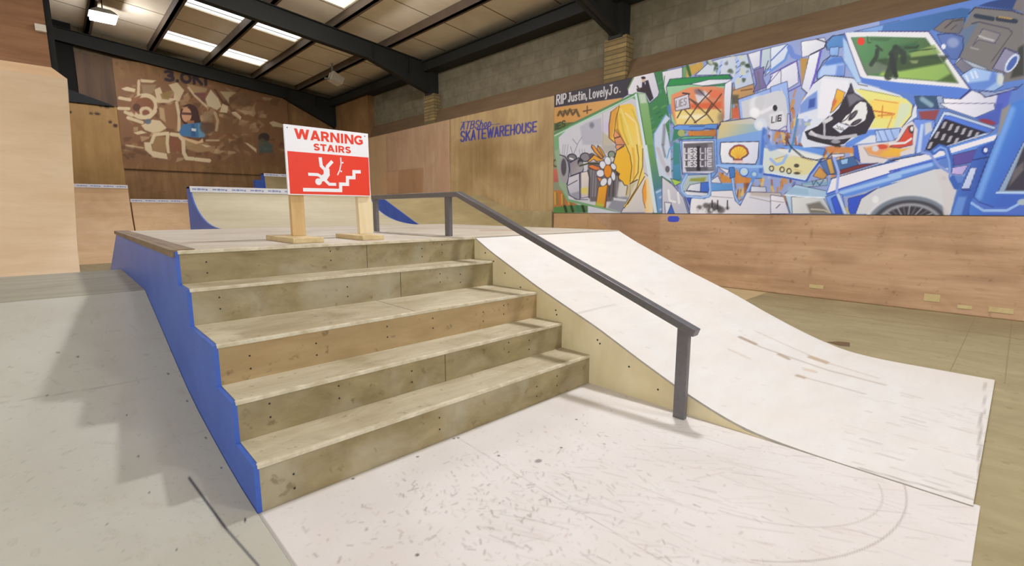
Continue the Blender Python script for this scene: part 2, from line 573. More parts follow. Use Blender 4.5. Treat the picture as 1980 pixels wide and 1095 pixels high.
b = BM(); add_box(b, XL, 7.2, YF, 15, -0.12, 0.0); struct('floor', b, M['floor'])
b = BM(); add_box(b, 6.93, 7.2, YF, 15.0, 0.0, 5.1); struct('wall_right', b, M['block'])
b = BM(); add_box(b, XL, 6.93, 14.62, 14.9, 0.0, 5.9); struct('wall_back', b, M['block_back'])
b = BM(); add_box(b, XL - .25, XL, 3.0, 14.9, 0.0, 5.9); struct('wall_left', b, M['block'])
# walls omitted behind the viewpoint and near left to let in soft world fill

# roof lining with openings for the roof lights
SKY = [(y, x0, x1) for y, xs in ((13.2, ((1.95, 4.25),)), (10.46, ((1.95, 4.25),)), (7.7, ((1.95, 4.25),)), (-0.5, ((-0.6, 1.8),)), (4.4, ((-4.5, -2.2),)), (10.2, ((-4.5, -2.2),))) for x0, x1 in xs]
PUR = 0.18


def zc(x):
    return zr(x) + PUR


b = BM()
xs = sorted({XL, -1.5, 7.0} | {x for _, a, c in SKY for x in (a, c)})
ys = sorted({YF, 14.7} | {y + d for y, _, _ in SKY for d in (-.38, .38)})
for i in range(len(xs) - 1):
    for j in range(len(ys) - 1):
        cx, cy = (xs[i] + xs[i + 1]) / 2, (ys[j] + ys[j + 1]) / 2
        if any(abs(cy - y) < .38 and x0 < cx < x1 for y, x0, x1 in SKY):
            continue
        add_prism(b, [(xs[i], zc(xs[i])), (xs[i + 1], zc(xs[i + 1])), (xs[i + 1], zc(xs[i + 1]) + .06), (xs[i], zc(xs[i]) + .06)], ys[j], ys[j + 1], 'y')
for k, y in enumerate(np.arange(-6.5, 14, 1.22)):        # board seams across the slope
    add_prism(b, [(-1.5, zc(-1.5) - .004), (6.9, zc(6.9) - .004), (6.9, zc(6.9) + .004), (-1.5, zc(-1.5) + .004)], y, y + .02, 'y', 1)
struct('ceiling', b, [M['roof'], M['seam']])
for n, (y, x0, x1) in enumerate(SKY):
    b = BM()
    add_prism(b, [(x0, zc(x0) + .03), (x1, zc(x1) + .03), (x1, zc(x1) + .05), (x0, zc(x0) + .05)], y - .38, y + .38, 'y')
    struct('window_%d' % (n + 1), b, M['skylight'])

# purlins along the hall, rafters across it
for n, x in enumerate((5.58, 4.32, 3.07, 1.82, 0.57, -0.68, -1.9, -3.2, -4.5, -5.8, -7.1, -8.4)):
    b = BM()
    z = zr(x)
    add_box(b, x - .035, x + .035, YF, 14.6, z, zc(x) + .01)
    add_box(b, x - .035, x + .085, YF, 14.6, z, z + .012)
    struct('beam_%d' % (n + 1), b, M['purlin'])
b = BM(); add_box(b, 6.56, 6.93, YF, 14.6, 4.54, 4.76); add_box(b, 6.5, 6.93, YF, 14.6, 4.74, 4.77)
struct('eaves_beam', b, M['steel_dark'])
for n, y in enumerate((-2.4, 3.2, 8.8, 14.42)):
    b = BM()
    dep = 0.36 if n < 3 else 0.31
    hx = 6.72
    prof = [(-1.5, zr(-1.5)), (hx, zr(hx)), (hx, 4.76 - (.72 if n < 3 else .9)), (6.42, 4.13 if n < 3 else 4.0), (5.1, zr(5.1) - dep - .02), (-1.5, zr(-1.5) - dep)]
    add_prism(b, prof, y - .012, y + .012, 'y')
    lo = prof[2:]
    for q0, q1 in zip(lo[:-1], lo[1:]):                      # bottom flange
        add_prism(b, [q0, q1, (q1[0], q1[1] + .02), (q0[0], q0[1] + .02)], y - .085, y + .085, 'y')
    add_prism(b, [(-1.5, zr(-1.5) - .015), (hx, zr(hx) - .015), (hx, zr(hx)), (-1.5, zr(-1.5))], y - .085, y + .085, 'y')
    add_prism(b, [(-1.5, zr(-1.5)), (-1.5, zr(-1.5) - dep), (XL, zr(XL) - dep), (XL, zr(XL))], y - .06, y + .06, 'y')
    add_box(b, 6.7, 6.93, y - .14, y + .14, 4.0 if n < 3 else 3.9, 4.75)   # column head
    for xx in (6.1, 5.2):
        add_box(b, xx - .006, xx + .006, y - .08, y + .08, zr(xx) - dep - .05, zr(xx) - .02)
    struct('rafter_%d' % (n + 1), b, M['steel_dark'])
for n, y in enumerate((-2.4, 3.2, 8.8)):
    b = BM(); add_box(b, 6.72, 6.93, y - .22, y + .22, 3.3, 4.02); struct('pillar_%d' % (n + 1), b, M['column'])

# ledge board over the cladding
b = BM(); add_prism(b, [(6.74, 3.3), (6.93, 3.3), (6.93, 3.66), (6.86, 3.64)], YF, 14.5, 'y')
struct('trim_1', b, M['band'])


# ------------------------------------------------------------------ cladding of the right wall
def wall_f(x, y0, y1, z0, z1):
    return lambda s, t: np.stack([np.full_like(s, x), y0 + (y1 - y0) * s, z0 + (z1 - z0) * t], 1)


# low brown boards under the mural
low, br = grid_board('wall_right_lower_boards', wall_f(6.70, 4.53, -7.5, 0.0, 1.085), 420, 60, (0.1, 0, 0), M['clad'])
low['kind'] = 'structure'
for (p, w) in (((1137, 420, 1137, 520), 1.2), ((1570, 418, 1566, 556), 1.0)):
    br.line([(p[0], p[1]), (p[2], p[3])], w, (120, 90, 60), .5)
br.poly([(1072, 412), (1137, 412), (1180, 446), (1072, 441)], (190, 152, 102), .6, 2)
br.poly([(1180, 412), (1276, 412), (1276, 520), (1180, 500)], (150, 106, 70), .35, 6)
for c, rx, ry, a in (((1625, 500), 34, 12, .35), ((1590, 490), 20, 8, .3), ((1480, 430), 70, 7, .2), ((1760, 440), 120, 9, .2),
                     ((1850, 480), 90, 10, .2), ((1660, 460), 160, 8, .18), ((1400, 520), 90, 7, .25), ((1900, 540), 70, 9, .25)):
    br.ell(c, rx, ry, (120, 84, 58), a, 0.04, min(ry, 9))
for k in range(60):
    x = RNG.uniform(1280, 1980)
    y = RNG.uniform(0.0, 1.0)
    yy = 425 + y * (120 + (x - 1340) * .09)
    ln = RNG.uniform(20, 110)
    br.line([(x, yy), (x + ln, yy + ln * .03 * (y * 3 - .6))], RNG.uniform(1, 3), (206, 164, 124) if k % 2 else (142, 104, 72), .3, 2)
br.attr(low.data)

pnk, br = grid_board('wall_right_pink_boards', wall_f(6.71, 14.3, 7.94, 0.0, 3.3), 160, 80, (0.1, 0, 0), M['clad_pink'])
pnk['kind'] = 'structure'
br.poly([(770, 330), (818, 326), (818, 372), (770, 374)], (168, 122, 84), .7, 1.5)
br.poly([(735, 333), (770, 330), (770, 374), (735, 376)], (196, 148, 106), .6, 1.5)
br.poly([(700, 240), (748, 236), (748, 380), (700, 390)], (196, 164, 116), .5, 3)
br.line([(800, 328), (800, 372)], 6, (150, 120, 72), .4, 4)
br.line([(748, 260), (748, 350)], 2, (160, 118, 84), .4)
br.ell((860, 330), 12, 60, (176, 126, 104), .3, 0, 12)
br.attr(pnk.data)

tan, br = grid_board('wall_right_tan_boards', wall_f(6.71, 7.94, 4.53, 0.0, 3.3), 220, 210, (0.1, 0, 0), M['clad_tan'])
tan['kind'] = 'structure'
for c, rx, ry, a in (((930, 300), 22, 34, .45), ((940, 290), 50, 22, .25), ((965, 330), 40, 16, .3), ((1000, 350), 34, 28, .22), ((905, 345), 20, 28, .2)):
    br.ell(c, rx, ry, (112, 84, 46), a, 0, min(rx, ry) * .9)
for x in np.arange(880, 1066, 9):
    br.line([(x + RNG.uniform(-3, 3), 215 - (x - 870) * .16), (x + RNG.uniform(-3, 3), 395)], RNG.uniform(2, 6), (196, 162, 108) if RNG.random() < .5 else (150, 118, 72), .16, 3)
br.line([(871, 225), (869, 380)], 1.4, (140, 108, 72), .7)
BLU = (56, 60, 142)
br.text('ATBShop', (891, 251), (948, 245), (3, -14.5), 2.4, BLU, .95, 1.0)
br.line([(949, 241.5), (966, 239.5)], 2.0, BLU, .7)
br.line([(892, 237), (905, 235.3)], 1.6, BLU, .8)
br.text('SKATEWAREHOUSE', (891, 273.5), (1037, 254), (0.6, -18.5), 3.2, BLU, .97, 1.0)
br.attr(tan.data)

b = BM()
add_prism(b, [(4.535, .0), (4.535, 1.12), (5.7, 1.13), (6.7, 1.47), (9.6, 1.47), (9.6, 0)], 6.66, 6.69, 'x')
tag(obj('kick_board', b, M['olive_ramp'], None, (6.66, 4.535, 0), .004), 'dull olive plywood kick board fixed low along the tan wall boards', 'board')

# cream repair patches at the foot of the brown boards and the dab of blue paint
for k, (y, z, w, h, lab) in enumerate(((-.09, .15, .16, .05, 'small cream filler patch at the wall foot nearest the lighter floor panel'),
                                      (-1.24, .155, .14, .085, 'squarish cream filler patch low on the brown wall boards'),
                                      (-1.52, .09, .12, .04, 'thin cream filler patch between the squarish and the long patch'),
                                      (-1.80, .095, .19, .055, 'long cream filler patch at the foot of the wall near the frame edge'))):
    b = BM(); add_box(b, 6.694, 6.701, y - w / 2, y + w / 2, z - h / 2, z + h / 2)
    tag(obj('filler_patch', b, M['patch_cream'], None, (6.7, y, z), .003), lab, 'patch', 'cream patches along the wall foot')
b = BM()
pts = [(2.06, .965), (2.07, 1.02), (2.04, 1.045), (1.90, 1.045), (1.865, 1.01), (1.885, .965), (1.93, .955), (2.02, .955)]
add_prism(b, pts, 6.695, 6.701, 'x')
tag(obj('paint_patch', b, M['patch_blue'], None, (6.70, 1.96, 1.0)), 'dab of bright blue paint on brown boards just under the mural', 'paint patch')

# ------------------------------------------------------------------ the big mural
MURAL_Z0, MURAL_Z1 = 1.085, 3.3
mur, br = grid_board('mural', wall_f(6.69, 4.53, -2.35, MURAL_Z0, MURAL_Z1), 800, 250, (0.02, 0, 0), M['mural'], None, (6.69, 1.1, 1.085), (206, 208, 218))
tag(mur, 'long painted mural of screens, a blonde girl and a pirate flag', 'mural')
TILE = dict(A=(1065, 140, 230 / 1799), B=(1065, 280, 230 / 1799), C=(1280, 70, 230 / 1399), D=(1280, 240, 230 / 1399),
            E=(1490, 40, 250 / 1441), F=(1490, 220, 250 / 1369), G=(1720, 0, 260 / 1356), H=(1720, 200, 260 / 1294),
            Q=(200, 120, 360 / 1971))


def t(k, pts):
    x0, y0, s = TILE[k]
    return [(x0 + x * s, y0 + y * s) for x, y in pts]


AUTO = True           # hand painted look: every solid shape is blended across and inked round


def PO(k, pts, col, a=1.0, soft=1.2, grad=None):
    q = t(k, pts)
    if grad:
        g = t(k, grad[:2])
        grad = (g[0], g[1], grad[2])
    elif AUTO and a == 1.0 and len(pts) > 3:
        c = np.asarray(col, float)
        p = np.array(q)
        x0, x1, y0, y1 = p[:, 0].min(), p[:, 0].max(), p[:, 1].min(), p[:, 1].max()
        col = np.minimum(c * 1.05, 238)
        grad = ((x0, y0), (x1 + .1, y1 + .1), c * .88 + np.array((4, 8, 18)))
    br.poly(q, col, a, soft, grad)
    if AUTO and a == 1.0 and soft <= 1.3:
        br.line(q + q[:1], 1.3, (44, 46, 88), .72, 1.0)


def LI(k, pts, w, col, a=1.0, soft=1.0):
    br.line(t(k, pts), w * TILE[k][2], col, a, soft)


def EL(k, c, rx, ry, col, a=1.0, ang=0.0, soft=1.2, ring=None):
    s = TILE[k][2]
    br.ell(t(k, [c])[0], rx * s, ry * s, col, a, ang, soft, ring * s if ring else None)


def TX(k, txt, p0, p1, up, w, col):
    s = TILE[k][2]
    q = t(k, [p0, p1])
    br.text(txt, q[0], q[1], (up[0] * s, up[1] * s), w * s, col, 1.0, .9)


WHT, INK, BL1, BL2, BL3 = (226, 224, 232), (46, 44, 60), (58, 96, 184), (106, 146, 214), (160, 188, 228)
GRN, ORG_, YEL, PUR_ = (66, 130, 74), (214, 134, 48), (236, 186, 58), (104, 92, 176)
# background behind the machines: browns and oranges
br.poly([(1270, 60), (1700, 20), (1700, 430), (1270, 430)], (146, 160, 204))
br.poly([(1700, 40), (1990, -60), (1990, 430), (1700, 430)], (92, 126, 196))
for k in range(130):
    x, y = RNG.uniform(1270, 1700), RNG.uniform(100, 410)
    br.line([(x, y), (x + RNG.uniform(-10, 10), y + RNG.uniform(6, 26))], RNG.uniform(2, 6), [(110, 140, 206), (190, 198, 224), (84, 92, 150), (206, 208, 226), (120, 110, 170)][k % 5], .6, 2.5)
for x0, x1, y0, y1, n in ((1395, 1530, 325, 395, 46), (1478, 1560, 168, 300, 46), (1590, 1690, 278, 335, 26), (1410, 1465, 160, 235, 16), (1320, 1390, 250, 262, 12), (1500, 1530, 190, 260, 14)):
    for k in range(n):
        x, y = RNG.uniform(x0, x1), RNG.uniform(y0, y1)
        br.line([(x, y), (x + RNG.uniform(-5, 5), y + RNG.uniform(6, 22))], RNG.uniform(3, 7), [(206, 140, 62), (150, 84, 46), (196, 128, 70), (120, 66, 50), (226, 186, 100)][k % 5], .8, 2)
# left edge: banner, orange band, foliage
PO('A', [(40, 345), (1260, 50), (1165, 250), (1170, 335), (1100, 378), (40, 530)], (48, 37, 40))
PO('A', [(40, 530), (1100, 378), (1060, 420), (350, 760), (40, 775)], (196, 142, 70), 1, 1.2, ((60, 600), (1000, 420), (214, 160, 92)))
LI('A', [(110, 650), (140, 590), (185, 660), (215, 580), (250, 640), (290, 560), (330, 640), (385, 570), (425, 660)], 34, (82, 64, 34), .9, 2)
LI('A', [(120, 600), (390, 560)], 20, (86, 68, 36), .7, 2)
LI('A', [(495, 590), (612, 565)], 22, (100, 66, 40)); LI('A', [(552, 510), (550, 620)], 18, (100, 66, 40))
PO('A', [(40, 775), (370, 755), (40, 930)], (92, 104, 48), 1, 2)
br.poly([(1066, 255), (1105, 245), (1105, 412), (1066, 412)], (140, 142, 118))
PO('B', [(40, 370), (115, 370), (115, 565), (40, 565)], (196, 98, 80), 1, 3)
EL('B', (75, 280), 40, 50, (96, 84, 52), 1, 0, 1.5, 22)
PO('B', [(40, 690), (235, 690), (270, 840), (480, 940), (40, 945)], (178, 112, 62), 1, 2)
for k in range(9):
    LI('B', [(62 + k * 34, 720 + k * 10), (66 + k * 34, 900)], 16, [(214, 196, 70), (92, 130, 60), (206, 104, 60)][k % 3], .8, 2)
PO('B', [(40, 945), (560, 900), (560, 1030), (40, 1030)], (86, 128, 66), 1, 2)
for x in (210, 310, 400, 480):
    LI('B', [(x, 930), (x + 25, 1010)], 36, (40, 52, 34) if x != 400 else (60, 120, 96), .9, 2)
# green field right of the girl's screen
br.poly([(1228, 140), (1290, 120), (1300, 420), (1262, 420)], (66, 128, 78))
for k in range(70):
    x, y = RNG.uniform(1240, 1300), RNG.uniform(150, 400)
    br.line([(x, y), (x + 7, y - 4)], 3, [(120, 166, 92), (40, 96, 64), (96, 150, 120), (70, 120, 170)][k % 4 if y > 330 else k % 3], .6, 2)
# man in a dark suit on a white ground
PO('A', [(1260, 50), (1560, -10), (1640, 300), (1620, 360), (1490, 470), (1420, 320), (1170, 340), (1165, 250)], (226, 220, 222))
LI('A', [(1165, 250), (1262, 55)], 22, (96, 140, 66), .8, 2)
PO('A', [(1300, 250), (1380, 230), (1385, 150), (1470, 120), (1500, 230), (1550, 390), (1500, 440), (1430, 310), (1310, 290)], (54, 40, 38))
EL('A', (1402, 108), 30, 42, (206, 178, 150)); EL('A', (1400, 82), 34, 20, (40, 30, 28))
PO('A', [(1410, 150), (1440, 145), (1432, 205)], (214, 208, 210))
LI('A', [(1310, 210), (1340, 260)], 26, (90, 70, 60))
TX('A', 'IES', (75, 868), (215, 812), (0, -84), 22, (58, 70, 38))
# frame of the girl's screen
fr = t('A', [(40, 960), (1290, 300), (1330, 330)]) + t('B', [(1430, 0), (1620, 1030), (1050, 1030), (250, 860), (130, 620), (60, 100)])
br.poly(fr, (120, 164, 118))
br.line(t('A', [(40, 930), (1280, 320)]), 3.2, (78, 136, 82)); br.line(t('A', [(60, 958), (1285, 345)]), 1.6, (206, 226, 214))
sc = t('A', [(120, 985), (230, 880), (1230, 390), (1290, 420)]) + t('B', [(1400, 0), (1560, 1030), (1050, 1030), (860, 965), (265, 820), (240, 620), (130, 150)])
br.poly(sc, (204, 202, 208))
br.poly(t('B', [(60, 100), (130, 60), (240, 620), (265, 820), (130, 620)]), (150, 170, 140), .9, 3)
# faint grey city behind her
PO('A', [(440, 820), (540, 760), (640, 720), (760, 690), (790, 1095), (480, 1095)], (176, 174, 184), .8, 4)
EL('A', (620, 800), 34, 44, (112, 110, 124), .8, 0, 4)
PO('A', [(800, 760), (890, 730), (880, 900), (800, 900)], (204, 188, 222), .7, 4)
PO('A', [(780, 900), (940, 1000), (940, 1095), (780, 1095)], (190, 178, 150), .8, 4)
PO('B', [(770, 0), (980, 0), (980, 130), (770, 130)], (176, 168, 156), .8, 4)
LI('A', [(785, 620), (790, 1090)], 12, (172, 150, 140), .5)
LI('A', [(330, 1010), (400, 1095)], 12, (120, 120, 132), .7); LI('A', [(470, 980), (400, 1090)], 10, (110, 110, 122), .7)
for x in (190, 220, 260):
    LI('B', [(x, 0), (x - 20, 160)], 10, (130, 130, 140), .6)
LI('B', [(300, 30), (330, 140)], 10, (110, 110, 120), .7); LI('B', [(400, 10), (350, 130)], 10, (110, 110, 120), .7)
for x in (430, 470, 510):
    LI('B', [(x, 70), (x + 10, 140)], 8, (120, 118, 130), .6)
# engine pipes
PO('B', [(560, 260), (1000, 260), (1060, 560), (1000, 860), (600, 860), (560, 700)], (98, 90, 94), .9, 3)
for x in (610, 650, 690, 900, 960, 1010):
    LI('B', [(x, 390), (x - 20, 780)], 18, (150, 146, 152) if x % 20 else (58, 52, 56), .8, 2)
EL('B', (320, 200), 70, 60, (120, 114, 120)); EL('B', (320, 200), 70, 60, INK, 1, 0, 1, 14); LI('B', [(290, 205), (335, 220)], 22, WHT)
EL('B', (520, 190), 75, 65, (134, 128, 134)); EL('B', (520, 190), 75, 65, INK, 1, 0, 1, 14)
EL('B', (620, 170), 50, 45, (96, 88, 96)); EL('B', (920, 150), 52, 52, (140, 150, 130)); EL('B', (920, 150), 52, 52, INK, 1, 0, 1, 13)
EL('B', (920, 215), 30, 30, (214, 206, 190))
PO('B', [(280, 280), (420, 200), (480, 230), (490, 400), (300, 470)], (142, 134, 138), 1, 1.2, ((300, 300), (480, 420), (176, 168, 170)))
LI('B', [(280, 270), (420, 195), (475, 225), (495, 370), (470, 420), (300, 475)], 12, INK)
EL('B', (440, 270), 36, 62, (60, 54, 60)); EL('B', (455, 330), 44, 74, (162, 154, 158), .8)
EL('B', (200, 370), 78, 215, (158, 154, 156)); EL('B', (195, 340), 40, 130, (84, 78, 84)); LI('B', [(140, 155), (215, 180), (265, 260), (282, 370), (270, 500), (240, 600)], 14, INK)
PO('B', [(270, 490), (430, 430), (440, 820), (380, 830), (290, 760), (245, 640)], (204, 198, 202)); PO('B', [(290, 740), (440, 700), (440, 830), (370, 830)], (150, 148, 158), .8, 3)
LI('B', [(250, 620), (400, 540)], 10, INK); LI('B', [(300, 480), (440, 425)], 12, INK); LI('B', [(440, 440), (440, 820)], 11, INK)
PO('B', [(455, 420), (560, 400), (580, 500), (570, 790), (455, 810)], (220, 206, 194)); PO('B', [(455, 660), (560, 640), (560, 750), (460, 740)], (224, 204, 90), .8, 3)
LI('B', [(560, 390), (590, 500), (580, 800)], 22, (80, 74, 78))
LI('B', [(250, 640), (270, 760), (400, 830), (560, 830)], 10, (60, 60, 80))
PO('B', [(860, 960), (950, 800), (1160, 780), (1180, 1000), (1060, 1030)], (140, 140, 150), .9, 4); PO('B', [(950, 800), (1150, 830), (1140, 860), (950, 840)], (214, 214, 216), .9, 2)
PO('B', [(1030, 560), (1200, 600), (1140, 780), (1000, 780)], (214, 208, 200), .9, 3)
# the girl
PO('B', [(1200, 560), (1420, 430), (1500, 500), (1560, 1030), (1060, 1030), (1200, 760)], (222, 212, 200))
PO('B', [(1420, 520), (1500, 500), (1540, 760), (1545, 1030), (1425, 1030), (1385, 700)], (240, 196, 130), 1, 1.5, ((1390, 700), (1500, 700), (236, 214, 170)))
PO('B', [(1395, 620), (1440, 560), (1450, 800), (1420, 930), (1385, 720)], (234, 156, 52), .9, 2)
LI('B', [(1430, 540), (1385, 690), (1400, 860), (1430, 960)], 9, (150, 90, 40))
hair = t('A', [(910, 600), (1040, 500), (1210, 470), (1270, 520), (1380, 1095)]) + t('B', [(1405, 120), (1390, 330), (1420, 480), (1300, 700), (1150, 940), (1100, 940), (1300, 640), (1330, 500), (1200, 600), (1190, 200), (1080, 0)]) + t('A', [(1060, 1095), (990, 1080), (880, 990), (880, 800)])
br.poly(hair, (236, 190, 62), 1, 1.2, (t('A', [(900, 700)])[0], t('A', [(1400, 1000)])[0], (238, 208, 110)))
PO('A', [(910, 600), (1010, 530), (960, 780), (930, 990), (880, 990), (880, 800)], (214, 148, 58), .8, 3)
for a_, b_, c_, col in (((1060, 560), (1150, 800), (1230, 1090), (226, 222, 150)), ((1130, 620), (1290, 760), (1340, 1090), (240, 222, 180)), ((1050, 640), (1100, 900), (1170, 1090), (196, 176, 60)),
                        ((1230, 560), (1330, 800), (1380, 1090), (206, 180, 60)), ((1000, 620), (1010, 850), (1100, 1060), (190, 128, 40))):
    LI('A', [a_, b_, c_], 26, col, .7, 2)
LI('A', [(1035, 520), (985, 700), (965, 880)], 12, (120, 70, 40)); LI('A', [(910, 600), (880, 800), (882, 990), (985, 1080)], 14, (110, 66, 36)); LI('A', [(910, 600), (1040, 500)], 10, (150, 84, 40))
PO('A', [(970, 870), (1060, 980), (1130, 1095), (985, 1095), (950, 960)], (232, 150, 92))
LI('A', [(970, 995), (1050, 970)], 18, (90, 52, 36)); LI('A', [(995, 860), (1130, 1090)], 12, (150, 92, 40))
face = t('B', [(985, 90), (1110, 20), (1170, 110), (1215, 240), (1215, 480), (1195, 590), (1150, 620), (1110, 610), (1085, 560), (1030, 520), (1022, 480), (1040, 440), (985, 400), (985, 310), (950, 280), (990, 110)])
br.poly(face, (236, 182, 54))
LI('B', [(985, 95), (1110, 20)], 14, (96, 56, 30)); LI('B', [(990, 110), (945, 275), (985, 320), (982, 395), (1040, 440), (1022, 480), (1030, 520), (1085, 560), (1110, 610), (1160, 620)], 11, INK)
PO('B', [(985, 400), (1040, 440), (1025, 480), (985, 460)], (70, 56, 50), .9, 2)
PO('B', [(1000, 0), (1110, 0), (1005, 80), (975, 30)], (232, 150, 92))
for pts, col in (([(1130, 0), (1200, 160), (1225, 330), (1200, 560)], (110, 74, 30)), ([(1300, 0), (1330, 200), (1320, 420), (1230, 570)], (120, 80, 30)), ([(1390, 60), (1390, 330), (1300, 650), (1110, 960)], (110, 76, 30)), ([(1420, 480), (1300, 680), (1160, 900)], (90, 64, 30))):
    LI('B', pts, 12, col)
LI('B', [(1240, 60), (1265, 250), (1250, 500)], 36, (226, 160, 48), .7, 3); LI('B', [(1350, 60), (1350, 300)], 24, (238, 220, 120), .7, 3)
PO('B', [(1160, 600), (1290, 570), (1200, 760), (1130, 790)], (196, 178, 120), .7, 4); LI('B', [(1160, 630), (1140, 760)], 12, (120, 84, 40))
LI('B', [(1200, 590), (1310, 530)], 16, (80, 50, 30))
# hand and daisy
PO('B', [(620, 0), (660, 20), (740, 130), (800, 200), (760, 210), (660, 110), (612, 40)], (228, 150, 46)); PO('B', [(710, 10), (750, 40), (830, 170), (790, 190), (700, 60)], (232, 166, 56))
PO('B', [(560, 250), (660, 150), (760, 210), (820, 230), (760, 250), (680, 250), (650, 220), (570, 270)], (228, 160, 50)); PO('B', [(570, 320), (620, 300), (740, 340), (760, 380), (680, 390), (580, 350)], (226, 124, 52))
for pts in ([(612, 20), (660, 110), (740, 190)], [(710, 10), (800, 180)], [(565, 240), (660, 150), (760, 215)], [(575, 340), (680, 390), (760, 380)], [(655, 225), (700, 260)]):
    LI('B', pts, 10, (84, 50, 34))
LI('B', [(440, 320), (560, 285), (730, 285)], 22, (64, 70, 34)); PO('B', [(720, 640), (860, 600), (830, 950), (680, 920)], (230, 158, 44)); LI('B', [(860, 600), (815, 950)], 14, (150, 80, 36)); PO('B', [(680, 870), (800, 900), (790, 945), (670, 930)], (180, 190, 70), .8, 3)
PO('B', [(690, 480), (740, 500), (800, 520), (740, 570)], (226, 140, 60))
for c, rx, ry, an in (((860, 245), 46, 62, -.2), ((785, 305), 44, 58, -.3), ((750, 432), 56, 52, 0), ((800, 565), 44, 62, .5), ((890, 555), 28, 60, .1), ((945, 475), 30, 66, -.15), ((948, 330), 34, 50, -.5)):
    EL('B', c, rx + 7, ry + 7, (60, 56, 62), 1, an); EL('B', c, rx, ry, (226, 224, 232), 1, an)
EL('B', (862, 402), 64, 102, (90, 56, 36)); EL('B', (862, 402), 56, 94, (224, 140, 42))
# white edge and green flank of her screen
br.poly(t('A', [(1270, 330), (1310, 310), (1440, 1095), (1400, 1095)]) + t('B', [(1420, 0), (1480, 0), (1610, 1030), (1560, 1030)]), (214, 226, 232))
br.poly(t('A', [(1305, 305), (1430, 315), (1470, 470), (1560, 1095), (1440, 1095)]) , (140, 178, 124), 1, 1.2, (t('A', [(1400, 320)])[0], t('A', [(1480, 900)])[0], (120, 166, 96)))
br.poly(t('A', [(1330, 330), (1425, 325), (1450, 460), (1360, 470)]), (206, 216, 204), .8, 3)
br.poly(t('B', [(1455, 0), (1570, 0), (1700, 620), (1760, 1030), (1610, 1030)]), (110, 158, 92), 1, 1.2, (t('B', [(1500, 100)])[0], t('B', [(1700, 800)])[0], (72, 120, 150)))
PO('B', [(1580, 700), (1700, 640), (1760, 1030), (1620, 1030)], (116, 156, 204), .9, 4)
for q in ((1600, 720), (1650, 800), (1690, 900), (1660, 980)):
    LI('B', [q, (q[0] + 60, q[1] - 30)], 26, (206, 222, 240), .8, 3)
LI('A', [(1305, 310), (1440, 1090)], 12, (50, 106, 60)); LI('B', [(1580, 0), (1700, 520), (1700, 700), (1760, 1030)], 12, (40, 74, 90))
# RIP banner lettering
TX('A', 'RIP', (88, 485), (225, 462), (6, -140), 19, (206, 202, 200))
TX('A', 'Justin,', (265, 445), (545, 400), (6, -130), 17, (206, 202, 200))
TX('A', 'Lovely', (585, 398), (860, 350), (4, -140), 17, (206, 202, 200))
TX('A', 'Jo.', (880, 340), (1050, 300), (4, -140), 18, (206, 202, 200))
# leaf shaped screens between
PO('C', [(0, 420), (240, 365), (245, 490), (90, 510), (50, 700), (20, 600)], (226, 222, 224)); LI('C', [(30, 470), (20, 600), (50, 720)], 10, GRN)
PO('C', [(240, 365), (285, 355), (290, 500), (240, 500)], (110, 160, 104)); PO('C', [(285, 355), (480, 300), (480, 380), (340, 470), (280, 490)], (206, 160, 66), .9, 3); LI('C', [(300, 350), (330, 460)], 36, (54, 104, 60))
dia = t('A', [(1740, 640), (1800, 700)]) + t('D', [(40, 0), (75, 150), (100, 300), (110, 600), (130, 690), (0, 610)]) + t('B', [(1640, 480), (1590, 200), (1560, 0)]) + t('A', [(1560, 930)])
br.poly(dia, (200, 210, 226)); br.line(dia[-3:] + dia[:1], 2.2, (120, 160, 216))
LI('A', [(1720, 800), (1700, 1090)], 46, (120, 120, 134), .7, 3); LI('B', [(1620, 60), (1690, 260), (1780, 440)], 56, (196, 188, 196), .9, 3); LI('B', [(1690, 0), (1730, 180)], 30, (110, 108, 118), .7, 3); EL('B', (1765, 370), 34, 50, (90, 88, 96), .9)
# cage screen, green top
PO('C', [(50, 600), (90, 510), (790, 450), (830, 500), (830, 970), (680, 1010), (600, 1060), (150, 1060), (110, 1000)], (150, 196, 150))
PO('C', [(60, 590), (95, 505), (780, 450), (820, 500), (600, 520), (400, 560)], (50, 140, 72)); PO('C', [(330, 565), (560, 510), (815, 505), (810, 560), (480, 585)], (232, 232, 232)); PO('C', [(470, 590), (760, 550), (740, 580)], (60, 150, 80))
PO('C', [(740, 560), (825, 510), (800, 980), (720, 1010), (710, 900)], (222, 220, 226))
PO('C', [(110, 690), (330, 600), (600, 590), (730, 610), (735, 960), (640, 1055), (170, 1050), (110, 900)], (222, 140, 96), 1, 2)
PO('C', [(150, 880), (330, 860), (700, 860), (700, 1000), (600, 1050), (170, 1040)], (238, 204, 122), 1, 4)
PO('C', [(330, 800), (700, 770), (700, 850), (340, 850)], (214, 92, 54), .8, 5); PO('C', [(560, 630), (720, 640), (700, 740), (560, 720)], (222, 110, 76), .8, 5); PO('C', [(390, 690), (500, 640), (560, 700), (420, 800)], (214, 214, 222), .9, 3); EL('C', (440, 660), 60, 34, (110, 104, 130), .8, .4, 4)
EL('C', (420, 950), 80, 30, (244, 236, 210), .8, 0, 5); EL('C', (290, 950), 90, 22, (242, 230, 196), .8, 0, 5); EL('C', (690, 960), 36, 60, (120, 110, 96), .6, 0, 6)
for pts in ([(330, 740), (540, 930), (600, 1010)], [(430, 630), (590, 790), (690, 890)], [(580, 640), (430, 800), (330, 740)], [(700, 680), (520, 920), (380, 1020)], [(430, 800), (340, 930), (270, 1030)], [(270, 870), (340, 940), (400, 1020)], [(230, 870), (180, 960)], [(590, 790), (520, 900)]):
    LI('C', pts, 15, (84, 66, 58), .9)
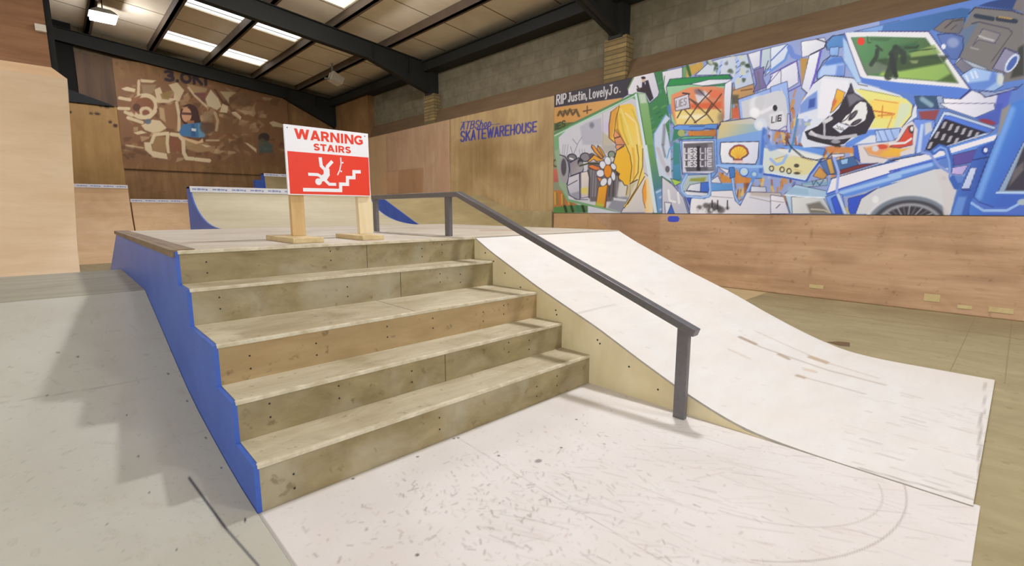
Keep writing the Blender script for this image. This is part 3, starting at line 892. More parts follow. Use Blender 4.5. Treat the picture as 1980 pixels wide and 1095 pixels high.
PO('C', [(145, 735), (310, 680), (330, 850), (160, 880)], (216, 208, 212)); LI('C', [(160, 880), (330, 845), (310, 685)], 9, (90, 80, 86)); LI('C', [(245, 670), (320, 680)], 18, (60, 52, 56))
TX('C', 'LIES', (165, 840), (285, 805), (4, -80), 9, (120, 110, 116))
PO('C', [(170, 1050), (660, 1040), (650, 1095), (150, 1095)], (96, 150, 214)); PO('D', [(130, 40), (190, 10), (500, 10), (560, 0), (660, 0), (640, 60), (520, 50), (470, 75), (150, 70)], (104, 150, 216)); LI('D', [(320, 30), (500, 25)], 6, INK)
PO('C', [(60, 820), (100, 800), (120, 920), (70, 900)], (90, 130, 190), .9, 3)
# foliage screen and rope behind
PO('C', [(390, 460), (560, 300), (740, 250), (1000, 210), (1080, 560), (860, 640), (840, 500), (800, 450)], (206, 212, 220))
for k in range(46):
    x, y = RNG.uniform(520, 1010), RNG.uniform(240, 560)
    if y < 450 or x > 860:
        EL('C', (x, y), RNG.uniform(10, 26), RNG.uniform(14, 40), [(54, 74, 48), (90, 104, 84), (206, 208, 176), (120, 130, 140)][k % 4], .8, RNG.uniform(0, 3), 2.5)
LI('C', [(880, 250), (900, 340), (890, 450), (830, 530)], 36, (176, 192, 232)); LI('C', [(880, 470), (990, 480), (1010, 440)], 30, (176, 192, 232)); LI('C', [(700, 300), (660, 440)], 30, (176, 192, 232))
for q in ((885, 300), (900, 360), (890, 420), (930, 475), (690, 350)):
    LI('C', [(q[0] - 14, q[1] + 12), (q[0] + 14, q[1] - 12)], 8, BL1)
PO('C', [(830, 640), (1080, 560), (1090, 680), (900, 740), (820, 730)], (190, 146, 92)); LI('C', [(930, 640), (1060, 620)], 14, (120, 80, 50)); PO('C', [(820, 690), (900, 690), (900, 800), (820, 800)], (92, 84, 70), .9, 4); PO('C', [(820, 850), (900, 840), (920, 970), (820, 970)], (206, 96, 62), .9, 4)
# papers and cables at the top
PO('C', [(1010, 210), (1175, 160), (1160, 350), (1070, 390)], (224, 222, 230)); PO('C', [(1175, 160), (1390, 110), (1390, 230), (1200, 430), (1160, 370)], (190, 202, 206)); PO('C', [(1240, 400), (1400, 160), (1400, 300), (1210, 470)], (222, 226, 236)); LI('C', [(1200, 430), (1400, 310)], 22, (120, 150, 214)); LI('C', [(1250, 290), (1200, 440)], 10, (70, 80, 110))
LI('C', [(1165, 170), (1155, 380)], 18, (110, 116, 190)); PO('C', [(1080, 400), (1200, 360), (1190, 500), (1230, 600), (1070, 660), (1110, 560)], (126, 112, 156)); LI('C', [(1130, 420), (1150, 620)], 26, (110, 108, 116), .8, 3)
PO('E', [(0, 440), (0, 300), (170, 260), (220, 280), (170, 440), (0, 560)], (214, 222, 236)); LI('E', [(0, 450), (180, 270)], 14, (100, 120, 190)); LI('E', [(0, 560), (160, 440), (220, 290)], 26, BL2); LI('E', [(210, 300), (250, 390), (330, 420)], 60, (110, 136, 206))
PO('E', [(0, 600), (230, 470), (300, 440), (310, 690), (180, 770), (0, 740)], (226, 224, 232)); LI('E', [(0, 600), (290, 450), (340, 720), (200, 790)], 14, PUR_)
PO('C', [(1230, 590), (1400, 390), (1400, 620), (1230, 640)], (226, 224, 232)); LI('C', [(1230, 590), (1300, 460)], 9, PUR_)
PO('E', [(340, 235), (600, 190), (620, 240), (600, 300), (430, 390), (350, 410)], (228, 226, 230)); LI('E', [(510, 205), (620, 240), (600, 300), (440, 380), (400, 500)], 13, INK)
PO('E', [(430, 390), (560, 330), (510, 560), (420, 820), (345, 750)], (230, 228, 238)); LI('E', [(560, 335), (500, 600), (430, 820)], 26, (104, 88, 184)); LI('E', [(345, 750), (420, 820)], 9, INK)
PO('E', [(330, 420), (420, 420), (345, 720)], (190, 140, 60), .9, 3)
# grey lies picture
PO('C', [(895, 745), (1400, 570), (1400, 1095), (1270, 1095), (920, 970)], (150, 174, 222)); PO('E', [(0, 740), (185, 675), (225, 1095), (0, 1095)], (150, 174, 222))
pc = t('C', [(930, 770), (1360, 640), (1400, 650)]) + t('E', [(110, 740), (170, 860), (200, 1090)]) + t('F', [(190, 180), (0, 170)]) + t('C', [(1250, 1060), (950, 960)])
br.poly(pc, (202, 202, 208)); EL('C', (1120, 810), 90, 110, (222, 222, 226), .9, 0, 6); EL('C', (1150, 790), 60, 90, (180, 180, 186), .5, 0, 5); EL('C', (1090, 900), 60, 60, (236, 236, 238), .9, 0, 5); LI('C', [(1170, 900), (1330, 820)], 40, (226, 226, 230), .9, 3)
br.poly(t('C', [(1260, 920), (1399, 880)]) + t('E', [(130, 1000), (160, 1090)]) + t('F', [(150, 120), (90, 160), (0, 170)]) + t('C', [(1275, 1060)]), (214, 214, 218)); EL('C', (1330, 840), 24, 32, (48, 44, 52)); EL('E', (50, 975), 24, 34, (48, 44, 52))
TX('C', 'LIE', (1290, 1020), (1400, 995), (6, -70), 12, (54, 50, 58)); TX('F', 'S', (75, 75), (110, 68), (6, -50), 9, (60, 56, 64))
PO('F', [(0, 170), (215, 210), (200, 0), (180, 0), (170, 180)], (196, 196, 226)); LI('F', [(90, 170), (160, 130), (180, 190), (70, 180)], 8, PUR_)
# word screen
PO('D', [(205, 200), (250, 180), (640, 170), (650, 560), (600, 630), (240, 590)], (130, 168, 224)); PO('D', [(235, 200), (610, 195), (625, 560), (560, 585), (240, 575)], (214, 212, 224))
PO('D', [(255, 230), (600, 215), (615, 550), (290, 560), (265, 500)], (98, 92, 96), 1, 2.5); PO('D', [(410, 260), (450, 260), (450, 550), (410, 550)], (40, 36, 40), .9, 3); PO('D', [(540, 230), (600, 230), (610, 540), (540, 540)], (160, 156, 160), .6, 4)
for k, y in enumerate((345, 420, 500)):
    TX('D', 'LIES', (268, y), (405, y), (0, -58), 14, (226, 224, 230)); TX('D', 'LIE', (452, y - 2), (580, y - 2), (0, -58), 14, (206, 204, 212))
PO('D', [(190, 185), (260, 145), (600, 140), (600, 165), (260, 180)], (96, 170, 130)); PO('D', [(300, 90), (640, 70), (620, 140), (320, 135)], (200, 124, 50), 1, 2)
LI('D', [(60, 400), (90, 290), (200, 220)], 16, (110, 170, 210)); PO('D', [(130, 210), (205, 230), (220, 600), (240, 660), (130, 680)], (70, 138, 132), 1, 2); PO('D', [(140, 480), (210, 470), (220, 640), (140, 660)], (76, 140, 170), 1, 3); PO('D', [(140, 60), (290, 90), (240, 150), (120, 200)], (60, 130, 96), 1, 3); EL('D', (225, 105), 40, 40, (196, 186, 110), .8)
PO('D', [(100, 640), (240, 680), (150, 730)], (170, 206, 90))
# shell screen
PO('D', [(640, 60), (680, 0), (1100, 0), (1230, 60), (1170, 640), (1020, 640), (650, 500)], (120, 160, 218)); PO('C', [(690, 1010), (1060, 960), (1230, 1000), (1240, 1095), (660, 1095)], (206, 190, 150), 1, 1.5, ((700, 1050), (1200, 1050), (190, 196, 206)))
PO('D', [(670, 30), (720, 0), (1080, 0), (1200, 50), (1180, 190), (650, 190)], (206, 190, 140), 1, 2, ((760, 0), (1000, 170), (150, 178, 190))); EL('C', (1160, 1040), 75, 75, (206, 214, 226)); EL('C', (1150, 1040), 40, 44, (222, 226, 226), .9, 0, 3)
LI('D', [(645, 60), (690, 0)], 8, INK); LI('C', [(660, 1095), (690, 1010), (1050, 960), (1100, 980)], 8, INK)
PO('D', [(640, 180), (1230, 60), (1180, 640), (1030, 560), (650, 500)], (122, 160, 220), .9, 2); LI('D', [(1200, 60), (1160, 560)], 40, (74, 112, 196), .9, 4)
PO('D', [(690, 215), (1140, 205), (1130, 400), (1100, 470), (700, 460), (680, 350)], (230, 228, 236)); LI('D', [(690, 215), (1140, 205), (1130, 400), (1100, 475), (700, 460), (682, 350), (690, 215)], 9, (70, 70, 96))
shell_ = [(785, 350), (800, 300), (850, 256), (905, 242), (960, 252), (1005, 290), (1022, 345), (1000, 375), (945, 405), (945, 425), (840, 425), (835, 400), (800, 380)]
PO('D', shell_, (220, 84, 52)); PO('D', [(800, 350), (812, 308), (856, 270), (905, 257), (955, 268), (992, 300), (1006, 345), (990, 365), (935, 398), (935, 410), (850, 410), (846, 394), (810, 372)], (244, 196, 66))
for q in ((815, 320), (845, 285), (880, 268), (920, 266), (960, 285), (990, 320)):
    LI('D', [(895, 405), (q[0], q[1])], 7, (230, 140, 60), .8)
PO('D', [(840, 430), (955, 428), (950, 455), (835, 455)], (236, 190, 170), .8, 3)
LI('D', [(650, 495), (1020, 500), (1170, 500)], 34, (150, 186, 232)); EL('D', (965, 565), 56, 56, BL1); EL('D', (965, 560), 46, 46, (176, 206, 236)); EL('D', (965, 560), 22, 22, (206, 214, 190), .9); EL('D', (1085, 590), 46, 46, BL2); EL('D', (1085, 590), 24, 24, (186, 212, 214), .9)
PO('D', [(870, 520), (940, 620), (1060, 640), (1060, 690), (830, 700), (860, 600)], (206, 132, 56), .9, 2); PO('D', [(660, 560), (810, 640), (820, 690), (700, 690)], (206, 136, 56), .9, 2); PO('D', [(650, 500), (790, 540), (770, 590)], (226, 224, 232)); PO('D', [(580, 660), (660, 610), (700, 700), (580, 690)], (222, 218, 222))
LI('D', [(830, 520), (830, 640), (850, 830), (900, 945), (960, 900), (1050, 700), (1075, 640)], 40, (98, 142, 212)); LI('D', [(830, 640), (850, 830), (900, 940), (960, 890), (1050, 690)], 14, (176, 204, 238), .9); PO('D', [(790, 510), (850, 510), (860, 620), (800, 640)], (70, 124, 188))
# keyboards, white goods at the foot
PO('D', [(580, 700), (830, 700), (830, 790), (580, 800)], (96, 150, 206), 1, 2); PO('D', [(1050, 730), (1220, 740), (1230, 800), (1040, 800)], (206, 206, 214))
PO('D', [(320, 1060), (340, 880), (560, 790), (830, 780), (860, 900), (920, 960), (1000, 800), (1399, 810), (1399, 1060)], (226, 222, 224)); LI('D', [(580, 850), (830, 870)], 8, (160, 150, 158)); LI('D', [(1030, 860), (1399, 940)], 8, (150, 140, 140)); PO('D', [(1040, 800), (1399, 810), (1399, 880), (1040, 840)], (176, 160, 140), .6, 4)
for q in ((440, 980, 30), (520, 960, 40), (600, 970, 60), (650, 990, 50), (560, 1020, 40), (690, 1010, 50), (770, 990, 20)):
    EL('D', q[:2], q[2], q[2] * .8, (74, 70, 72), .75, 0, 4)
for x in (590, 655, 770):
    LI('D', [(x, 900), (x, 1000)], 14, (56, 52, 54))
for q in ((420, 1010), (480, 1000), (520, 1030), (580, 1010), (640, 1030)):
    EL('D', q, 16, 22, (206, 204, 204), .9)
PO('D', [(215, 760), (240, 690), (300, 600), (580, 590), (575, 840), (500, 880), (280, 850)], (176, 190, 190)); PO('D', [(290, 780), (330, 715), (460, 690), (460, 800)], (226, 226, 234)); PO('D', [(455, 690), (560, 680), (550, 800), (450, 800)], (70, 110, 196)); PO('D', [(340, 640), (520, 625), (500, 680), (320, 670)], (150, 150, 60), .9, 3); PO('D', [(260, 790), (540, 810), (540, 850), (280, 840)], (226, 226, 232)); LI('D', [(290, 780), (530, 805)], 7, INK)
LI('D', [(290, 600), (225, 720), (230, 790), (290, 850), (450, 865), (550, 850), (570, 780), (560, 600)], 34, (120, 160, 218)); LI('D', [(290, 600), (228, 720), (235, 790), (295, 850), (450, 862), (548, 845), (565, 780), (556, 600)], 12, (190, 210, 240), .9)
PO('D', [(0, 620), (120, 710), (250, 860), (310, 1060), (0, 1060)], (206, 202, 206)); TX('D', 'LI', (90, 900), (210, 930), (-14, -120), 26, (232, 230, 234)); PO('D', [(30, 920), (110, 930), (70, 1060), (40, 1060)], (226, 226, 234)); PO('D', [(60, 1060), (110, 950), (150, 1060)], (70, 110, 190)); LI('D', [(270, 860), (330, 1060)], 14, (80, 90, 130)); PO('D', [(290, 870), (345, 870), (325, 950)], (60, 90, 196))
# round yellow console
cs = t('D', [(1185, 480), (1200, 280), (1399, 330)]) + t('F', [(0, 360), (60, 370), (570, 420), (390, 715), (0, 645)]) + t('D', [(1210, 590)])
br.poly(cs, (206, 214, 210)); br.poly(t('F', [(0, 480), (300, 440), (500, 510), (400, 640), (330, 650), (0, 590)]), (216, 206, 150), .9, 4); br.line(t('D', [(1200, 590), (1390, 620)]) + t('F', [(0, 645), (380, 715), (420, 640), (540, 480)]), 4, BL1); br.line(t('F', [(0, 630), (360, 700)]), 2, (214, 226, 240))
for q in ((10, 580), (122, 592), (195, 608)):
    EL('F', q, 22, 26, (70, 60, 60), .9, 0, 1, 12)
EL('F', (275, 550), 28, 20, (60, 54, 54), .9); EL('F', (280, 630), 34, 14, (70, 56, 50), .9); LI('F', [(250, 590), (330, 610)], 10, (206, 170, 110))
LI('F', [(50, 480), (200, 430), (440, 500)], 10, (196, 150, 90), .9); LI('F', [(0, 480), (60, 540), (130, 520), (200, 380)], 30, (150, 180, 230)); PO('F', [(60, 350), (230, 330), (580, 370), (560, 440), (500, 440)], (104, 150, 220)); PO('F', [(20, 380), (250, 370), (540, 440), (490, 500), (200, 440)], (222, 222, 220), .9, 3)
LI('F', [(290, 20), (240, 300), (200, 400)], 24, (84, 136, 184)); LI('F', [(170, 250), (210, 350), (330, 460), (480, 490), (600, 470), (690, 370)], 10, (54, 60, 70)); LI('F', [(150, 270), (240, 370), (370, 470), (560, 510), (640, 480)], 8, (54, 60, 70))
LI('D', [(1220, 150), (1280, 290), (1399, 250)], 60, (110, 146, 214), .9, 3)
# pump over the pirate screen
PO('E', [(610, 270), (690, 170), (815, 150), (815, 290), (630, 330)], (84, 134, 190)); PO('E', [(660, 300), (760, 290), (750, 390), (660, 390)], (140, 176, 222)); PO('E', [(580, 500), (660, 400), (790, 400), (830, 490), (820, 620), (620, 620), (515, 650), (520, 570)], (126, 160, 218)); PO('E', [(570, 510), (820, 480), (815, 600), (600, 610), (530, 640)], (190, 208, 236), .8, 3); PO('E', [(590, 470), (700, 410), (790, 410), (820, 460), (620, 500)], (74, 116, 196), .8, 3); PO('E', [(740, 500), (820, 490), (815, 610), (720, 620)], (88, 124, 206), .7, 4)
LI('E', [(630, 310), (610, 240), (690, 170), (810, 155)], 9, INK); LI('E', [(660, 400), (590, 450), (520, 580), (520, 660)], 9, INK)
# pirate screen
ps = t('E', [(480, 700), (600, 610), (900, 640), (990, 690), (1441, 830)]) + t('G', [(150, 1000), (240, 1095)]) + t('H', [(260, 0), (260, 130), (130, 220), (60, 360)]) + t('F', [(1300, 290), (800, 330), (350, 360), (320, 300), (340, 200), (440, 60)]) + t('E', [(300, 1090), (340, 920)])
br.poly(ps, (214, 218, 228)); br.poly(t('E', [(520, 1090), (570, 640), (870, 670), (850, 800), (680, 1020), (600, 1090)]), (228, 226, 232)); LI('E', [(480, 700), (600, 610), (930, 640), (980, 710), (1080, 730)], 9, INK)
PO('E', [(400, 860), (520, 780), (520, 980), (320, 1040), (330, 940)], (110, 140, 206), .9, 3); PO('E', [(430, 880), (500, 860), (490, 960), (420, 980)], (60, 84, 160), .9, 3)
PO('E', [(740, 760), (830, 800), (800, 900), (700, 1010), (665, 1030)], (236, 172, 52)); PO('E', [(720, 860), (740, 900), (680, 1000), (690, 900)], (206, 100, 60), .8, 3)
sy = t('E', [(930, 760), (1250, 800), (1441, 850)]) + t('G', [(170, 1000), (230, 1060)]) + t('H', [(220, 100), (130, 220), (0, 240)]) + t('F', [(1050, 150), (1100, 60)]) + t('E', [(1160, 1090), (1080, 900)])
br.poly(sy, (226, 220, 130)); br.poly(t('E', [(1100, 890), (1441, 900), (1400, 1090), (1170, 1090)]), (238, 204, 96), .9, 4); LI('E', [(1110, 1000), (1380, 1040)], 16, (206, 110, 60)); LI('E', [(1250, 950), (1240, 1080)], 12, (206, 120, 60)); LI('E', [(1160, 880), (1420, 920)], 10, (220, 140, 70)); LI('F', [(1140, 20), (1300, 10)], 18, (200, 130, 50), .8); LI('F', [(1300, 0), (1240, 150)], 16, (220, 150, 90), .8); LI('E', [(990, 760), (1240, 810), (1441, 850)], 6, (110, 110, 90))
PO('H', [(100, 0), (200, 0), (190, 90), (90, 230), (40, 240)], (206, 216, 190), .9, 4); LI('H', [(230, 10), (210, 120), (120, 230)], 10, (80, 84, 110))
LI('F', [(820, 330), (1050, 200), (1360, 180)], 60, (84, 128, 214), .9, 2); PO('F', [(1110, 180), (1369, 150), (1369, 240), (1290, 290), (1120, 300)], (168, 192, 236)); 
for x in (1160, 1230, 1300):
    LI('F', [(x - 30, 170), (x + 20, 290)], 7, (80, 90, 140))
fl = t('E', [(850, 800), (900, 690), (935, 800), (1060, 880), (1130, 960), (1170, 1090)]) + t('F', [(1105, 40), (1010, 210), (860, 250), (780, 320), (680, 345), (480, 300), (390, 270), (360, 190), (500, 130), (620, 20)]) + t('E', [(650, 1080), (760, 980)])
br.poly(fl, (52, 46, 54)); PO('E', [(850, 830), (930, 810), (1040, 880), (960, 900), (880, 960)], (120, 116, 128), .9, 4); PO('E', [(890, 700), (930, 790), (870, 800)], (70, 64, 74))
br.poly(t('F', [(745, 92), (800, 20), (850, -10), (895, -85), (950, -128), (1010, -118), (1024, -20), (1000, 70), (900, 128), (795, 140)]), (224, 223, 221))
EL('F', (872, 18), 70, 25, (56, 50, 58), 1, -.85); EL('F', (905, 92), 66, 22, (56, 50, 58), 1, -.5); EL('F', (880, 10), 44, 12, (96, 92, 98), .9, -.85); EL('F', (912, 88), 40, 10, (96, 92, 98), .9, -.5)
LI('F', [(795, 108), (820, 120)], 12, (56, 50, 58)); LI('F', [(745, 92), (800, 60), (850, -5)], 9, (56, 50, 58)); LI('F', [(1024, -110), (1034, -20), (1004, 76)], 10, (60, 54, 62))
PO('F', [(650, 140), (720, 90), (840, 130), (740, 210)], (228, 226, 226)); 
for q in ((700, 120), (730, 135), (760, 150)):
    LI('F', [q, (q[0] + 20, q[1] + 30)], 7, (50, 46, 52))
LI('F', [(680, 150), (780, 180)], 6, (60, 54, 60))
LI('F', [(420, 210), (560, 250), (700, 260), (900, 230)], 36, (180, 178, 184)); LI('F', [(570, 90), (640, 50)], 40, (206, 204, 208)); LI('F', [(570, 100), (570, 230)], 22, (176, 174, 180)); EL('F', (690, 295), 50, 20, (160, 158, 166), .9); LI('F', [(430, 190), (480, 230)], 26, (206, 204, 208))
EL('F', (710, 350), 36, 22, (56, 50, 50)); EL('F', (375, 50), 26, 34, (206, 214, 236)); EL('F', (390, 110), 34, 20, (180, 190, 170))
# golf screen
PO('E', [(1230, 50), (1441, 0), (1441, 120), (930, 120)], (120, 160, 214)); gq = t('G', [(-60, 250), (720, 80), (820, 90), (760, 230), (430, 300), (390, 320), (0, 315), (-80, 320)]); br.poly(gq, (66, 112, 176), 1, 1.5, (t('G', [(0, 260)])[0], t('G', [(700, 150)])[0], (52, 96, 150)))
gs = t('E', [(820, 140), (880, 130)]) + t('G', [(-120, 315), (390, 320), (820, 905), (710, 1000), (540, 980)]) + t('E', [(1441, 800), (1010, 690), (970, 700), (840, 500), (805, 300)])
br.poly(gs, (86, 124, 206)); br.poly(t('E', [(805, 190), (880, 260), (990, 560), (1010, 690), (960, 690), (820, 440)]), (178, 204, 230), .9, 3)
br.poly(t('E', [(830, 135), (900, 130)]) + t('G', [(-120, 320), (390, 322), (810, 900), (690, 880)]) + t('E', [(1441, 690), (1040, 640), (1000, 620)]), (226, 224, 226))
gsc = t('E', [(900, 185), (1130, 175)]) + t('G', [(360, 380), (690, 835)]) + t('E', [(1441, 640), (1080, 610), (1050, 560)])
br.poly(gsc, (86, 140, 90), 1, 1.5, (t('E', [(1000, 250)])[0], t('G', [(300, 800)])[0], (70, 96, 56)))
PO('G', [(0, 560), (550, 600), (690, 835), (0, 780), (-100, 760)], (150, 182, 84), 1, 5); PO('G', [(-150, 600), (200, 560), (600, 560), (540, 640), (100, 720), (-100, 700)], (52, 72, 46), .9, 5); PO('G', [(200, 540), (450, 450), (520, 540), (220, 580)], (140, 166, 90), .9, 4); PO('G', [(560, 640), (690, 835), (480, 820), (620, 740)], (60, 80, 44), .8, 6); LI('G', [(200, 520), (460, 490)], 12, (54, 76, 50)); PO('G', [(60, 470), (280, 420), (270, 500), (100, 520)], (52, 92, 60), .8, 6); PO('G', [(200, 610), (290, 610), (280, 640), (230, 640)], (150, 160, 110), .8, 3)
PO('E', [(1050, 480), (1200, 460), (1420, 560), (1080, 600)], (110, 120, 104), .8, 5); PO('E', [(1100, 190), (1350, 190), (1300, 230), (1120, 220)], (60, 92, 64), .7, 4)
for pts, w in (([(1190, 330), (1180, 400), (1120, 490)], 46), ([(1180, 280), (1240, 330)], 24), ([(1380, 380), (1350, 520), (1310, 620)], 90), ([(1370, 500), (1400, 625)], 40), ([(1330, 370), (1400, 290)], 36)):
    LI('E', pts, w, (44, 54, 44), .9, 3)
LI('G', [(60, 480), (140, 540), (140, 620)], 60, (44, 54, 44), .9, 4); LI('G', [(20, 560), (60, 770)], 50, (40, 46, 42), .9, 4); LI('G', [(160, 480), (270, 480), (290, 460)], 22, (44, 62, 44), .9, 2)
EL('E', (1008, 230), 42, 44, (222, 56, 36)); LI('E', [(1080, 180), (1085, 245), (1120, 245)], 12, (54, 80, 56))
br.line(t('E', [(820, 140), (900, 360), (1000, 640)]), 1.6, (90, 60, 110)); br.line(t('G', [(-110, 316), (395, 318), (815, 905), (705, 1000)]), 2.0, (60, 44, 110)); br.line(t('G', [(0, 780), (690, 838), (365, 382)]), 1.4, (120, 130, 110)); br.line(t('E', [(900, 190), (1050, 560), (1080, 610)]), 1.6, (90, 70, 90))
# grey machine, pipes and papers on the right
br.poly(t('G', [(700, 330), (860, 70), (1356, 130), (1356, 800), (1150, 830), (950, 690), (700, 590)]), (118, 114, 112)); br.poly(t('G', [(720, 300), (890, 230), (700, 590), (680, 560)]), (88, 112, 146), .8, 5); br.poly(t('G', [(890, 60), (1000, 20), (1290, -40), (1356, 120), (1230, 100)]), (44, 66, 120), 1, 2); br.poly(t('G', [(1280, 0), (1356, -20), (1356, 130), (1240, 90)]), (120, 112, 112), 1, 2)
LI('G', [(800, 140), (860, 75), (1240, 110), (1356, 150)], 12, (50, 44, 66)); LI('G', [(870, 160), (1040, 190)], 46, (44, 54, 70)); LI('G', [(1090, 190), (1270, 215)], 46, (44, 54, 70)); LI('G', [(1100, 170), (1230, 190)], 16, (170, 140, 80)); LI('G', [(830, 240), (900, 220), (1200, 290), (1240, 330)], 12, (70, 66, 84)); LI('G', [(1240, 330), (1030, 620)], 10, (80, 76, 80))
PO('G', [(840, 460), (940, 290), (1120, 340), (1060, 440), (900, 400)], (136, 130, 122)); LI('G', [(900, 360), (960, 385), (1050, 410)], 16, (186, 184, 186)); LI('G', [(820, 480), (900, 500)], 12, (160, 158, 158)); PO('G', [(1300, 480), (1356, 450), (1356, 760), (1220, 790)], (56, 56, 52), .9, 5)
PO('G', [(440, 300), (560, 200), (760, 180), (740, 280), (700, 340), (520, 330)], (112, 104, 98)); LI('G', [(560, 280), (640, 210), (740, 200)], 16, (76, 68, 66)); LI('G', [(620, 300), (680, 250)], 10, (80, 72, 70))
PO('G', [(480, 350), (620, 335), (740, 370), (740, 500), (690, 600), (620, 600), (540, 480)], (88, 110, 168)); EL('G', (640, 430), 60, 50, (150, 162, 196), .8, 0, 5); EL('G', (545, 470), 22, 26, (226, 226, 232)); LI('G', [(480, 350), (620, 335), (740, 370), (745, 480), (690, 600)], 9, (50, 56, 100))
PO('G', [(700, 580), (960, 680), (1010, 720), (860, 690), (740, 740), (650, 650)], (176, 186, 192)); PO('G', [(660, 650), (720, 590), (860, 690), (740, 740)], (120, 116, 124))
PO('G', [(1040, 690), (1160, 480), (1300, 530), (1310, 580), (1180, 735)], (140, 136, 158)); EL('G', (1235, 635), 50, 110, (206, 214, 230), 1, .6); EL('G', (1235, 640), 32, 88, (74, 100, 170), 1, .6); LI('G', [(1040, 690), (1165, 485), (1310, 550)], 10, (60, 56, 90))
PO('G', [(720, 760), (850, 680), (1030, 720), (1150, 740), (1150, 860), (1050, 920), (830, 900)], (160, 188, 226)); PO('G', [(770, 840), (1000, 810), (1040, 700), (1120, 800), (960, 910), (820, 900)], (86, 122, 200), .8, 5); EL('G', (1115, 800), 36, 60, (206, 208, 200), .9, 0, 4); 
for q in ((770, 760), (820, 730), (860, 720)):
    LI('G', [q, (q[0] + 25, q[1] + 60)], 18, (226, 230, 240), .9)
PO('G', [(540, 990), (720, 1000), (830, 910), (960, 960), (1100, 960), (1060, 1095), (560, 1095)], (226, 222, 230)); PO('G', [(900, 920), (1060, 930), (1300, 870), (1200, 930), (960, 985)], (150, 160, 190)); LI('G', [(900, 930), (970, 980), (1280, 900), (1340, 850)], 9, (56, 50, 90)); PO('G', [(1090, 960), (1240, 900), (1180, 1095), (1060, 1095)], (84, 96, 186), .9, 3)
PO('G', [(250, 970), (480, 970), (500, 1095), (280, 1095)], (60, 84, 110)); LI('G', [(330, 1000), (420, 1060)], 50, (140, 170, 186), .9, 4); PO('G', [(470, 970), (530, 970), (560, 1095), (500, 1095)], (150, 166, 190))
# calculator keys, red bowl
PO('H', [(280, 80), (480, 60), (440, 160), (300, 150)], (150, 64, 60), .9, 4); PO('H', [(480, 0), (1010, 0), (1010, 60), (820, 140), (560, 50)], (226, 222, 230)); PO('H', [(820, 140), (1010, 70), (1040, 0), (1090, 0), (1050, 200), (1000, 220)], (72, 90, 176), .9, 3); EL('H', (940, 180), 80, 26, (150, 52, 60), .9, .2, 3)
PO('H', [(330, 430), (520, 80), (560, 80), (1030, 230), (950, 300), (580, 410), (420, 470)], (190, 208, 232)); PO('H', [(400, 370), (530, 115), (590, 120), (1000, 250), (940, 290), (540, 150)], (84, 120, 210)); PO('H', [(330, 440), (530, 150), (930, 280), (600, 390), (400, 460)], (44, 38, 44))
for (x0, y0), (dx, dy), n in (((535, 205), (62, 20), 6), ((465, 300), (62, 20), 4), ((400, 400), (50, 10), 1)):
    for k in range(n):
        for r in range(3):
            EL('H', (x0 + dx * k - r * 9, y0 + dy * k - 16 + r * 20), 19, 11, (176, 172, 178), .95, -.4)
LI('H', [(560, 75), (1030, 230)], 8, (90, 96, 130))
PO('H', [(230, 150), (430, 160), (440, 200), (340, 460), (250, 490)], (110, 140, 214)); PO('H', [(340, 190), (400, 180), (410, 260), (340, 310)], (206, 206, 206), .9, 3); PO('H', [(300, 200), (330, 200), (300, 470), (260, 480)], (190, 208, 236), .9, 2)
rb = t('F', [(920, 340), (1369, 280)]) + t('H', [(60, 360), (130, 220), (220, 170), (270, 250), (240, 480), (0, 530)]) + t('F', [(1200, 525), (950, 520)])
br.poly(rb, (214, 206, 206)); PO('F', [(920, 340), (870, 340), (890, 460), (950, 520)], (60, 96, 190)); PO('F', [(990, 360), (1369, 300), (1369, 460), (1200, 470), (1040, 430)], (220, 150, 90), .9, 5); EL('F', (1180, 350), 60, 26, (206, 84, 60)); EL('F', (1110, 370), 36, 30, (206, 204, 210)); PO('F', [(1200, 400), (1369, 350), (1369, 450), (1150, 450)], (226, 176, 66), .9, 4)
PO('H', [(90, 360), (180, 220), (230, 210), (220, 400), (100, 430), (0, 420)], (214, 76, 50)); LI('H', [(0, 390), (150, 380), (210, 340)], 20, (222, 214, 214)); PO('H', [(0, 430), (120, 440), (200, 430), (60, 490), (0, 470)], (230, 176, 60), .9, 3); EL('H', (210, 250), 26, 40, (66, 56, 60)); EL('H', (215, 245), 14, 24, (226, 224, 226)); LI('F', [(990, 360), (1040, 440), (1300, 490)], 9, (150, 140, 150))
# small books
PO('F', [(450, 660), (520, 560), (600, 650), (560, 700)], (206, 150, 70)); PO('F', [(520, 520), (620, 470), (660, 480), (700, 640), (600, 650)], (80, 110, 160)); PO('F', [(590, 490), (640, 470), (680, 630), (630, 640)], (206, 160, 70)); PO('F', [(680, 500), (880, 450), (930, 540), (720, 610)], (70, 104, 150)); PO('F', [(740, 490), (820, 470), (820, 530), (750, 540)], (150, 190, 220)); PO('F', [(720, 600), (940, 540), (1140, 520), (720, 650)], (120, 50, 46)); PO('F', [(580, 350), (700, 350), (880, 360), (880, 420), (600, 410)], (206, 130, 66), .9, 3); PO('F', [(640, 430), (780, 420), (780, 450), (660, 470)], (220, 214, 214))
PO('F', [(330, 740), (600, 680), (600, 760), (340, 780)], (176, 186, 190)); LI('F', [(350, 740), (600, 740)], 40, (120, 160, 190), .8, 3); LI('F', [(440, 710), (450, 760), (480, 710), (520, 760), (560, 700)], 10, (70, 96, 120))
